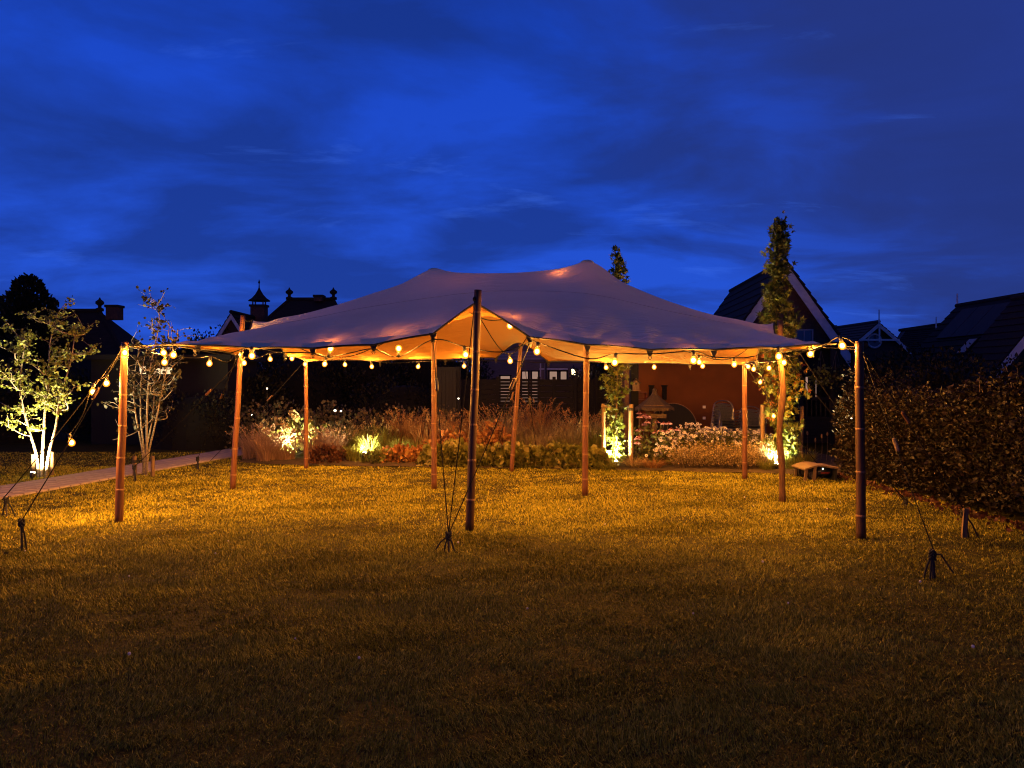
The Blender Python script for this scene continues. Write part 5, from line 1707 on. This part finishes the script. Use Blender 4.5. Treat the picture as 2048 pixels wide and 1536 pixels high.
# stacked bistro chairs
def make_chair(label):
    t = thing('bistro_chair', label, 'chair', (0, 0, 0), group='stacked metal bistro chairs')
    hoop = [(-.215, .20, .0), (-.22, .19, .40), (-.215, .23, .66), (-.16, .245, .80), (0, .25, .84), (.16, .245, .80), (.215, .23, .66), (.22, .19, .40), (.215, .20, .0)]
    MB().tube(catmull([Vector(p) for p in hoop], 4), .012, 6).build('back_frame', M['alu'], t, smooth=True)
    for s in (-1, 1):
        MB().tube([(s * .20, -.22, 0), (s * .205, -.20, .43), (s * .21, -.05, .45), (s * .215, .20, .44)], .012, 6).build('leg', M['alu'], t, smooth=True)
        MB().tube([(s * .22, .20, .62), (s * .245, .0, .645), (s * .235, -.18, .63), (s * .205, -.21, .44)], .011, 6).build('armrest', M['alu'], t, smooth=True)
    for k in range(4):
        z = .52 + k * .075
        MB().beam((-.17, .235, z), (.17, .235, z), .012, .045).build('slat', M['alu'], t)
    for k in range(5):
        y = -.17 + k * .085
        MB().beam((-.195, y, .455), (.195, y, .455), .06, .012).build('seat_slat', M['alu'], t)
    return t
ords = ['topmost', 'second from the top', 'third from the top', 'fourth from the top', 'fifth from the top', 'sixth from the top', 'seventh from the top', 'eighth from the top', 'ninth from the top', 'tenth from the top']
proto = None
for si, (px, D, nchairs, ztop, desc, rz) in enumerate(((1448, 15.9, 9, 1.17, 'taller stack, nearest the bare rust wall', .1), (1499, 15.9, 8, 1.05, 'lower stack, nearest the yellow-leaved tree', -.06))):
    for k in range(nchairs):
        lab = f'metal bistro chair, {ords[k]} in the {desc}'
        if proto is None:
            proto = make_chair(lab); c = proto
        else:
            c = copy_tree(proto)
        c['label'] = lab
        lev = nchairs - 1 - k
        c.location = (GX(px, D) + .003 * lev, D - .022 * lev, ztop - .84 - .062 * k if False else lev * .062 - 0.0 + (ztop - .84 - (nchairs - 1) * .062))
        c.rotation_euler = (0, 0, rz)
# robot mower shelter
ms = W(1628, 958, 12.4)
sx = GX(1628, 12.45); my = 12.45
shel = thing('mower_shelter', 'low tan roofed shelter for a robot mower on the lawn by the hedge', 'mower shelter', (sx, my, 0))
roof_pts = []
rp_ = MB()
for i in range(11):
    s = i / 10
    x = sx - .25 + .54 * s
    z = .235 + .035 * math.sin(PI * min(1, s * 1.3)) - .05 * (1 - s) ** 2 - .02 * s * s
    for y in (my - .28, my + .30):
        rp_.v += [(x, y, z), (x, y, z - .022)]
for i in range(10):
    a, b = i * 4, (i + 1) * 4
    rp_.f += [(a, b, b + 2, a + 2), (a + 1, a + 3, b + 3, b + 1), (a, a + 1, b + 1, b), (a + 2, b + 2, b + 3, a + 3)]
rp_.f += [(0, 2, 3, 1), (40, 41, 43, 42)]
rp_.build('roof', M['mower_roof'], shel)
for x, y in ((sx - .22, my - .25), (sx - .19, my + .26)):
    MB().beam((x - .02, y, 0), (x + .01, y, .205), .04, .03, (0, 1, 0)).build('leg', M['mower_roof'], shel)
MB().beam((sx - .10, my - .26, 0), (sx - .08, my - .26, .225), .045, .03, (0, 1, 0)).build('leg', M['mower_roof'], shel)
MB().box((sx + .255, my, .105), (.03, .5, .21)).build('side_panel', M['black'], shel)
MB().box((sx + .02, my + .29, .105), (.46, .02, .21)).build('rear_panel', M['black'], shel)
mow = thing('robot_mower', 'black robot mower with a red stripe parked under its tan shelter', 'mower', (sx + .06, my, 0))
MB().lathe((sx + .09, my, .07), [(.17, 0), (.20, .03), (.19, .09), (.14, .13), (.05, .15)], 20).build('body', M['black'], mow, smooth=True)
for yy in (-.17, .17):
    w_ = MB().lathe((sx - .10, my + yy - .02, .09), [(.088, 0), (.09, .01), (.09, .035), (.088, .045)], 18, (0, 1, 0)).build('wheel', M['black'], mow)
    MB().lathe((sx - .10, my + yy - .028, .09), [(.05, 0), (.048, .06)], 14, (0, 1, 0)).build('hub', M['steel'], w_)
MB().box((sx + .10, my - .205, .12), (.14, .012, .022)).build('stripe', M['red_trim'], mow)
MB().sphere((sx + .07, my - .19, .185), .012, 8, 5).build('status_light', M['led_white'], mow)

# dark veranda with turned balusters, lit windows behind
D = 19.0
ver = thing('veranda_house', 'dark wooden veranda house with turned balusters and lit windows', 'house', (6.4, D, 0))
xa, xb = GX(1572, D), GX(1712, D)
MB().box(((xa + xb) / 2, D + 2.6, 1.2), (xb - xa + .6, 2.0, 2.4)).build('wall', M['dark_blue_wood'], ver)
MB().box(((xa + xb) / 2, D + 1.7, 2.47), (xb - xa + .5, 3.6, .14)).build('roof', M['dark_wood'], ver)
for k in range(8):
    MB().box(((xa + xb) / 2, D + .02, .08 + k * .075), (xb - xa, .04, .066)).build('skirt_board', M['dark_blue_wood'], ver)
MB().box(((xa + xb) / 2, D, W(0, 797, D).z), (xb - xa + .1, .09, .07)).build('handrail', M['dark_blue_wood'], ver)
MB().box(((xa + xb) / 2, D, W(0, 836, D).z), (xb - xa + .1, .08, .06)).build('bottom_rail', M['dark_blue_wood'], ver)
zt, zb = W(0, 799, D).z, W(0, 834, D).z
nb = 15
for k in range(nb):
    x = xa + (xb - xa) * (k + .5) / nb
    hgt = zt - zb
    MB().lathe((x, D, zb), [(.025, 0), (.025, .04), (.018, .06), (.036, hgt * .3), (.02, hgt * .5), (.036, hgt * .7), (.018, hgt - .06), (.025, hgt - .04), (.025, hgt)], 8).build('baluster', M['dark_blue_wood'], ver, smooth=True)
for px in (1600, 1664, 1708):
    MB().box((GX(px, D), D + .02, 1.2), (.10, .10, 2.38)).build('post', M['dark_blue_wood'], ver)
P = local(ver)
yw = D + 1.6
def lit_pane(t, px0, px1, py0, py1, D_, mat, name='window'):
    a, b = W(px0, py1, D_), W(px1, py0, D_)
    f = MB()
    w_, h_ = b.x - a.x, b.z - a.z
    for (cx_, cz_, sx_, sz_) in (((a.x + b.x) / 2, a.z, w_ + .08, .05), ((a.x + b.x) / 2, b.z, w_ + .08, .05), (a.x, (a.z + b.z) / 2, .05, h_), (b.x, (a.z + b.z) / 2, .05, h_)):
        f.box((cx_, D_ - .02, cz_), (sx_, .06, sz_))
    o = f.build(name, M['dark_wood'], t)
    MB().box(((a.x + b.x) / 2, D_ - .005, (a.z + b.z) / 2), (w_, .02, h_)).build('pane', M[mat], o)
    return o
lit_pane(ver, 1608, 1617, 752, 802, yw, 'lit_window')
lit_pane(ver, 1628, 1634, 752, 826, yw, 'lit_window')
lit_pane(ver, 1645, 1648, 752, 822, yw, 'lit_window_cream')
lit_pane(ver, 1618, 1621, 800, 826, yw, 'lit_window')
for px, lab in ((1642, 'hanging basket of trailing plants catching light at the veranda'), (1672, 'second hanging basket of trailing plants, nearest the hedge corner pole')):
    c = W(px, 752, 18.6)
    hb = thing('hanging_basket', lab, 'plant', c, group='hanging baskets at the veranda')
    MB().lathe(c - Vector((0, 0, .12)), [(.05, 0), (.13, .06), (.16, .14)], 12).build('basket', M['black'], hb)
    for a in (0, 2.1, 4.2):
        MB().tube([c + Vector((.15 * math.cos(a), .15 * math.sin(a), 0)), c + Vector((0, 0, .62))], .005, 4).build('chain', M['steel'], hb)
    n = 210
    PP = np.stack([c.x + RNG.normal(0, .17, n), c.y + RNG.normal(0, .12, n), c.z + .06 + RNG.normal(0, .11, n) - np.abs(RNG.normal(0, .08, n))], 1)
    link_mesh('leaves', leaf_mesh('leaves', PP, rand_dirs(n, -.3), .075, 'oval', .5), LM['pale' if px < 1660 else 'dim'], hb)  # one basket has lighter leaves, painting in the light it catches

# dark tall hedges and background masses
def dark_mass(name, label, cat, c, rx, ry, h, n, leaf, m='dark_hedge', conical=False):
    c = Vector(c)
    n = int(n * 1.7)
    t = thing(name, label, cat, c)
    d = rand_dirs(n); d[:, 2] = np.abs(d[:, 2])
    r = RNG.uniform(.55, 1.0, n) ** .5
    if conical:
        s = RNG.uniform(0, 1, n)
        prof = np.clip(np.sqrt(np.maximum(1 - s ** 2.2, 0)), 0.0, 1) * (0.92 + .12 * np.sin(s * 40))
        a = RNG.uniform(0, 2 * PI, n)
        lump = 1 + .10 * np.sin(a * 5 + s * 9)
        Pp = np.stack([c.x + np.cos(a) * rx * prof * r * lump, c.y + np.sin(a) * ry * prof * r * lump, s * h + RNG.normal(0, .05, n)], 1)
        A = np.stack([np.cos(a) * .7, np.sin(a) * .7, np.full(n, .9)], 1) + RNG.normal(size=(n, 3)) * .3
        MB().tube([(c.x, c.y, -.05), (c.x, c.y, h * .8)], [.16, .03], 8).build('trunk', M['bark'], t)
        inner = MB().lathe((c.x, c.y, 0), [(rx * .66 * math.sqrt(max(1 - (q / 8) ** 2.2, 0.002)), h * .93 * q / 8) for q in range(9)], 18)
        inner.build('crown_shade_core', M['dark_core'], t)
    else:
        px_ = np.sign(d[:, 0]) * np.abs(d[:, 0]) ** .5; py_ = np.sign(d[:, 1]) * np.abs(d[:, 1]) ** .5; pz_ = d[:, 2] ** .5
        wob = 1 + .05 * np.sin(px_ * rx * 3 + c.x) + .04 * np.sin(px_ * rx * 7.7)
        Pp = np.stack([c.x + px_ * rx * r, c.y + py_ * ry * r, pz_ * h * r * wob], 1)
        A = d + RNG.normal(size=(n, 3)) * .5; A[:, 2] += .4
        MB().sphere((c.x, c.y, 0), 1.0, 20, 12, (rx * .92, ry * .85, h * .90)).build('crown_shade_core', M['dark_core'], t)  # solid dark core stands for the shade between the leaves
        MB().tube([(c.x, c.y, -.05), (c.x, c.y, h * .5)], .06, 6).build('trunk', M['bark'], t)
    link_mesh('crown', leaf_mesh('crown', Pp, A, RNG.uniform(.6, 1.2, n) * leaf * .7, 'lance', .5), LM[m], t)
    return t
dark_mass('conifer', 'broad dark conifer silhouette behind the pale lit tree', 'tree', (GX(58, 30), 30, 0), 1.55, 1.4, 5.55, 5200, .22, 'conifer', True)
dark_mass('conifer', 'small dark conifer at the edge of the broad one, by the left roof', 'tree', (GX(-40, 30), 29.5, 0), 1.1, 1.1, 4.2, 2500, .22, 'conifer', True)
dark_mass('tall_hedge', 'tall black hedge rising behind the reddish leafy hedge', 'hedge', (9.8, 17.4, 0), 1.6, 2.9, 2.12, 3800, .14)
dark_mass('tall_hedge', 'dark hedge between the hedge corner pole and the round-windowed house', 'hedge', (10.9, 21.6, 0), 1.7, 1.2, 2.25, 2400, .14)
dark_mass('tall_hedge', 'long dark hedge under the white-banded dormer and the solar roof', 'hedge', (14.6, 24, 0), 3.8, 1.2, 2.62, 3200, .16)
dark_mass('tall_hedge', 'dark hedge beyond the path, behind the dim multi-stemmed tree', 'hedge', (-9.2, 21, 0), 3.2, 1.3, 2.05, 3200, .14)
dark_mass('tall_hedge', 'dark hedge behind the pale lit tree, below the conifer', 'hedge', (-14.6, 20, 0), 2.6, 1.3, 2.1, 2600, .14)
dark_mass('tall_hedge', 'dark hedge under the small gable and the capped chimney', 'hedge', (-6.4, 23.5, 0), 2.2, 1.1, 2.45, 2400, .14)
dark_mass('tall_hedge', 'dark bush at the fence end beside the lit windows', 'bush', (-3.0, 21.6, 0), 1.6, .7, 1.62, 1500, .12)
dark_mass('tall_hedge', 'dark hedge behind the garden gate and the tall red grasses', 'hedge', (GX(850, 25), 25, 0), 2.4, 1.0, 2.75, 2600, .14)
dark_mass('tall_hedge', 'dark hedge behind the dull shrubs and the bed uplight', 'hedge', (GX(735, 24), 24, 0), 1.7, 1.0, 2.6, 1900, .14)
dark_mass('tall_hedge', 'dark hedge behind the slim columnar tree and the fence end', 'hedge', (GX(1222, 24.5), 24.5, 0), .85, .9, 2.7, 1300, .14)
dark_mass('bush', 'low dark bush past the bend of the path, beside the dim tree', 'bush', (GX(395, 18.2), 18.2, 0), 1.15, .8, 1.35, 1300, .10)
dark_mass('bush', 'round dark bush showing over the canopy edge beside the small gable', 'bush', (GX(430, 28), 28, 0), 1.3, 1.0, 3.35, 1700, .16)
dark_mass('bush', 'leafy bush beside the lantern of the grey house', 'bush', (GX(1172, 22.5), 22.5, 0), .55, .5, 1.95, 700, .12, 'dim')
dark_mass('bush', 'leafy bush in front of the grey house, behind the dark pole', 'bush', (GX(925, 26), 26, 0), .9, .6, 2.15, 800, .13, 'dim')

# fence at the back of the garden: posts, close boards and an open slatted bay
D = 22.0
fn = thing('garden_fence', 'dark garden fence with one open slatted bay before the lit windows', 'fence', (1.0, D, 0))
ztop = W(0, 757, D).z
bays = [(-100, 0), (875, 905), (905, 948), (948, 995), (995, 1078), (1078, 1108), (1108, 1150), (1150, 1192), (1192, 1240), (1240, 1290)]
for a, b in bays[1:]:
    xa_, xb_ = GX(a, D), GX(b, D)
    MB().box((xb_, D - .03, ztop / 2 + .02), (.09, .09, ztop + .06)).build('post', M['dark_fence'], fn)
    if a == 995:
        n, gap = 13, .02
        for k in range(n):
            z = ztop - .05 - k * (ztop - .45) / n
            MB().box(((xa_ + xb_) / 2, D, z), (xb_ - xa_ - .08, .025, .080)).build('slat', M['dark_fence'], fn)
    else:
        n = 9 if a != 948 else 11
        for k in range(n):
            hgt = (ztop - .06) / n
            MB().box(((xa_ + xb_) / 2, D + random.uniform(-.004, .004), .04 + hgt * (k + .5)), (xb_ - xa_ - .08, .022, hgt - .008)).build('board', M['dark_fence'], fn)
MB().box((GX(875, D), D - .03, ztop / 2), (.09, .09, ztop)).build('post', M['dark_fence'], fn)
# tall dark door panel beside the fence
dp = thing('garden_gate', 'tall dark boarded garden gate between the black hedge and the fence', 'gate', (GX(890, 20.5), 20.5, 0))
for k in range(6):
    x = GX(872, 20.5) + .10 * k
    MB().box((x, 20.5, .95), (.094, .03, 1.86)).build('board', M['dark_blue_wood'], dp)
MB().box((GX(918, 20.5), 20.5, .98), (.09, .09, 1.96)).build('post', M['dark_fence'], dp)
MB().box((GX(890, 20.5), 20.48, 1.91), (.66, .06, .07)).build('top_rail', M['dark_blue_wood'], dp)

# grey house with pale bands and lit windows, seen under the canopy
D = 30.0
gy = thing('house', 'grey boarded house with pale bands and lit windows seen under the canopy', 'house', (GX(1065, D), D, 0))
x0, x1 = GX(958, D), GX(1195, D)
MB().box(((x0 + x1) / 2, D + 3, 1.45), (x1 - x0, 6, 2.9)).build('wall', M['grey_clad'], gy)
P = local(gy)
cxm = GX(1045, D)
MB().prism([(GX(960, D), D - .02, 2.9), (GX(1120, D), D - .02, 2.9), (cxm, D - .02, 4.1)], (0, 5, 0)).build('gable_wall', M['grey_clad'], gy)
for s, xe in ((-1, GX(945, D)), (1, GX(1135, D))):
    MB().prism([(cxm, D - .3, 4.22), (xe, D - .3, 2.86), (xe, D - .3, 2.74), (cxm, D - .3, 4.08)], (0, 5.6, 0)).build('roof', M['roof_tile'], gy)
MB().box(((x0 + x1) / 2 + 1.0, D + 3.2, 2.96), (x1 - x0 + 1, 6.4, .12)).build('flat_roof', M['roof_tile'], gy)
k = 0
for py in (705, 711, 717):
    MB().box((GX(1030, D), D - .035, W(0, py, D).z), (GX(1120, D) - GX(945, D), .04, .085)).build('pale_band', M['band_paint'], gy)
for z in np.arange(.3, 2.35, .21):
    MB().box(((x0 + x1) / 2, D - .012, z), (x1 - x0, .03, .19)).build('board', M['grey_clad'], gy)
lit_pane(gy, 1043, 1057, 742, 806, D - .06, 'lit_window')
lit_pane(gy, 1063, 1077, 742, 806, D - .06, 'lit_window')
lit_pane(gy, 1098, 1115, 742, 762, D - .06, 'lit_window')
lit_pane(gy, 1120, 1134, 742, 762, D - .06, 'lit_window')
lit_pane(gy, 1000, 1021, 751, 806, D - .06, 'lit_window')
for px in (1090, 1081, 1037):
    MB().box((GX(px, D), D - .05, 1.75), (.05, .05, 1.0)).build('trim_board', M['white_paint'], gy)
MB().box((GX(1107, D), D - .07, W(0, 738, D).z), (1.1, .06, .06)).build('lintel', M['white_paint'], gy)
MB().tube([(GX(1091, D), D - .1, 0), (GX(1091, D), D - .1, 2.8)], .04, 8).build('downpipe', M['steel'], gy)
lp = W(1147, 744, 23.2)
ln_ = thing('lantern', 'glowing lantern on a post beyond the fence beside the leafy bush', 'lantern', lp)
MB().box(lp, (.09, .09, .17)).build('glass', M['lantern'], ln_)
MB().lathe(lp + Vector((0, 0, .09)), [(.10, 0), (.09, .02), (.02, .09), (.01, .12)], 8).build('cap', M['black'], ln_)
MB().tube([(lp.x, lp.y, 0), (lp.x, lp.y, lp.z - .09)], .03, 8).build('post', M['black'], ln_)

# old house silhouettes
def hip_house(label, ridge_a, ridge_b, D, eave_z, spread, depth, chims=(), fin=True):
    """seen broadside: ridge between two photo pixels at depth D, hips down to the eaves"""
    a, b = W(*ridge_a, D), W(*ridge_b, D)
    t = thing('house', label, 'house', ((a.x + b.x) / 2, D, 0))
    x0, x1 = a.x - spread[0], b.x + spread[1]
    y0, y1 = D - depth, D + depth
    rz = (a.z + b.z) / 2
    MB().box(((x0 + x1) / 2, D, eave_z / 2), (x1 - x0 - .5, 2 * depth - .5, eave_z)).build('wall', M['dark_brick'], t)
    mb = MB()
    mb.add([(x0, y0, eave_z), (x1, y0, eave_z), (x1, y1, eave_z), (x0, y1, eave_z), (a.x, D, rz), (b.x, D, rz)],
           [(0, 1, 5, 4), (1, 2, 5), (2, 3, 4, 5), (3, 0, 4), (3, 2, 1, 0)])
    mb.build('roof', M['roof_tile'], t)
    MB().tube([(a.x, D, rz + .02), (b.x, D, rz + .02)], .09, 8).build('ridge_tile', M['roof_tile'], t)
    for p, q in (((x1, y0, eave_z), (b.x, D, rz)), ((x0, y0, eave_z), (a.x, D, rz))):
        MB().tube([p, q], .08, 6).build('hip_tile', M['roof_tile'], t)
    if fin:
        for p in (a, b):
            finial(t, Vector((p.x, D, rz + .05)), ball=True, r=.10)
    for px, py, w_, h_, cap in chims:
        c = W(px, py, D)
        chimney(t, (c.x, D - .1, c.z), w_, .5, h_, cap=cap)
    return t
hip_house('dark hipped house roof with a squat chimney behind the dim tree', (110, 621), (200, 624), 32.0, 1.6, (1.2, 2.75), 2.4, ((232, 640, .48, .50, False),))
hip_house('dark house roof with two ball finials and a tall capped chimney over the canopy', (579, 599), (667, 600), 36.0, 2.6, (2.1, 1.9), 2.6, ((640, 604, .40, .20, False), (520, 700, .66, 2.0, True)))
g1 = gable_house('small gabled dormer house with white bargeboards beside the leaning pole head', (GX(466, 33), 33, 0), 0, 2.6, 4, 2.4, W(0, 627, 33).z, spike=0, over=.2, bw=.13)
# round-windowed house
D = 38.0
g2 = gable_house('brick house with a small round window and a cross-braced white gable', (GX(1752, D), D, 0), math.radians(3), 3.9, 6.0, W(0, 712, D).z, W(0, 646, D).z, 'dark_brick', 'roof_red', spike=.65, brace=True, over=.25, bw=.15)
P = local(g2)
wz = W(0, 682, D).z
c0 = P(-.12, -.06, wz)
rw = MB().tube([c0 + Vector((.33 * math.cos(a), 0, .33 * math.sin(a))) for a in np.linspace(0, 2 * PI, 25)], .05, 6, cap=False).build('window', M['white_paint'], g2)
MB().lathe(c0 + Vector((0, .02, 0)), [(.31, 0), (.31, .02)], 20, (0, -1, 0)).build('pane', M['window_dark'], rw)
chimney(g2, (P(-.1, 4.6, 0).x, D + 4.6, W(0, 652, D).z - .3), .45, .4, .55)
# solar roofed house with a white dormer
D = 45.0
g3 = thing('house', 'house roof covered in solar panels beside the cross-braced gable', 'house', (GX(1840, D), D, 0))
ra, rb = W(1802, 662, D), W(1925, 644, 40)
ea, eb = W(1772, 712, D - 2.2), W(1925, 712, 37.8)
ra2 = ra + Vector((.3, 2.6, -1.5)); rb2 = rb + Vector((.3, 2.6, -1.5))
MB().add([ea, eb, rb, ra, ra2, rb2, ea + Vector((0, 0, -.12)), eb + Vector((0, 0, -.12))], [(0, 1, 2, 3), (3, 2, 5, 4), (1, 0, 6, 7)]).build('roof', M['roof_tile'], g3)
e0, e1 = ea + Vector((.3, .3, 0)), eb + Vector((-.1, .3, 0))
MB().add([(e0.x, e0.y, 0), (e1.x, e1.y, 0), (e1.x, e1.y, e1.z), (e0.x, e0.y, e0.z), (e0.x, e0.y + 4, 0), (e1.x, e1.y + 4, 0), (e1.x, e1.y + 4, 2.2), (e0.x, e0.y + 4, 2.2)],
         [(0, 1, 2, 3), (5, 4, 7, 6), (4, 0, 3, 7), (1, 5, 6, 2)]).build('wall', M['dark_brick'], g3)
MB().tube([ra + Vector((-.1, 0, .04)), rb + Vector((0, 0, .04))], .09, 8).build('ridge_tile', M['roof_tile'], g3)
nrm = (eb - ea).cross(ra - ea).normalized(); nrm = nrm if nrm.z > 0 else -nrm
for i in range(7):
    for j in range(2):
        u0, u1, v0, v1 = .05 + i * .125, .05 + (i + 1) * .125 - .006, .14 + j * .38, .14 + (j + 1) * .38 - .015
        q = [ea.lerp(eb, uu).lerp(ra.lerp(rb, uu), vv) + nrm * .05 for uu, vv in ((u0, v0), (u1, v0), (u1, v1), (u0, v1))]
        MB().prism(q, nrm * .05).build('solar_panel', M['panel_glass'], g3)
g4 = gable_house('white-boarded dormer gable standing before the solar roof', (GX(1868, 39.5), 39.5, 0), math.radians(10), 1.9, 2.0, W(0, 704, 39.5).z, W(0, 658, 39.5).z, 'white_paint', 'roof_tile', spike=.62, over=.12, bw=.30)
# large roof with skylights near the hedge
Xr, z_r = W(1914, 614, 31).x, W(1914, 614, 31).z
g5 = gable_house('large dark roof with solar panels and a pale skylight above the black hedge', (Xr, 18.5, 0), 0, 4.9, 12.3, 1.9, z_r, 'dark_brick', 'roof_tile', spike=0, over=.22, bw=.2)
P = local(g5)
finial(g5, P(0, 12.5, z_r), .55, .06)
dr = (z_r - 1.9) / 2.45
def on_roof(y, d, lift=.07):
    """a point on the slope that faces the garden: y along the ridge, d down the slope"""
    cosA = 1 / math.sqrt(1 + dr * dr)
    return P(-d * cosA - lift * dr * cosA, y, z_r - d * dr * cosA + lift * cosA)
nrm5 = Vector((-dr, 0, 1)).normalized()
for k in range(8):
    y_ = 11.6 - k * 1.03
    if 4 <= k < 5: continue
    for r_ in range(1):
        q = [on_roof(y_, .35), on_roof(y_ - 1.0, .35), on_roof(y_ - 1.0, 1.9), on_roof(y_, 1.9)]
        MB().prism(q, nrm5 * .045).build('solar_panel', M['panel_glass'], g5)
for y_, d0, mt in ((9.1, 2.1, 'band_paint'),):
    q = [on_roof(y_, d0), on_roof(y_ - .55, d0), on_roof(y_ - .55, d0 + .75), on_roof(y_, d0 + .75)]
    f = MB().prism(q, nrm5 * .06).build('skylight', M['dark_wood'], g5)
    q = [v + nrm5 * .062 for v in (on_roof(y_ - .05, d0 + .05), on_roof(y_ - .50, d0 + .05), on_roof(y_ - .50, d0 + .70), on_roof(y_ - .05, d0 + .70))]
    MB().prism(q, nrm5 * .01).build('pane', M['band_paint'], f)
# nearer gable with a long white bargeboard
g6 = gable_house('dark gabled house with a long white bargeboard, nearest above the hedge', (W(2106, 588, 21.5).x, 21.5, 0), 0, 3.6, 1.5, W(0, 745, 21.5).z, W(0, 588, 21.5).z, 'dark_blue_wood', 'roof_tile', over=.22, bw=.20)
# far columnar tree tops / distant trees on the horizon
dark_mass('distant_tree', 'far dark tree crown low on the horizon between roof and canopy', 'tree', (GX(375, 60), 60, 0), 2.6, 2, 4.6, 1100, .4, 'conifer')
dark_mass('distant_tree', 'far dark bush line between the gabled house and the round-windowed house', 'tree', (GX(1700, 60), 60, 0), 3.0, 2, 3.4, 1000, .4, 'conifer')

# beyond the dim tree: added dark cabin, its glowing panes stand for lamplit leaves
cb = thing('garden_cabin', 'dark garden cabin with glowing panes for lamplit leaves behind the dim multi-stemmed tree', 'cabin', (GX(315, 19), 19, 0))
cxx = GX(315, 19)
MB().box((cxx, 20.2, 1.05), (3.4, 2.2, 2.1)).build('wall', M['dark_wood'], cb)
MB().box((cxx, 20.1, 2.16), (3.8, 2.7, .12)).build('roof', M['dark_wood'], cb)
lit_pane(cb, 278, 296, 731, 750, 19.05, 'lit_window_cream')
lit_pane(cb, 306, 348, 733, 750, 19.05, 'lit_window_cream')
lit_pane(cb, 311, 314, 757, 772, 19.05, 'lit_window_cream')
lit_pane(cb, 319, 322, 757, 800, 19.05, 'lit_window')
# tiny glowing white globes on spikes in the dark part of the garden
for k, (px, py, D) in enumerate(((670, 821, 17.3), (682, 822, 17.2), (534, 777, 19.3), (504, 830, 18.4), (917, 797, 19.9), (1703, 837, 18.6))):
    p = W(px, py, D)
    lab = ['tiny glowing globe in the dull shrubs, the brighter of a pair', 'tiny glowing globe, the second of the pair in the dull shrubs', 'tiny light in the dark between the leaning pole and slim pole', 'tiny low light beside the pink grasses in the dark', 'tiny light before the dark garden gate', 'tiny light on the dark veranda skirt near the hedge'][k]
    t = thing('glowing_globe', lab, 'garden light', (p.x, p.y, 0), group='tiny glowing globes')
    MB().tube([(p.x, p.y, -.03), (p.x, p.y, p.z - .02)], .008, 6).build('spike', M['black'], t)
    MB().sphere(p, .022 if k else .03, 8, 6).build('globe', M['led_white'], t)
    MB().lathe(p + Vector((0, 0, .018)), [(.03, 0), (.028, .008), (.008, .02)], 10).build('cap', M['black'], t)
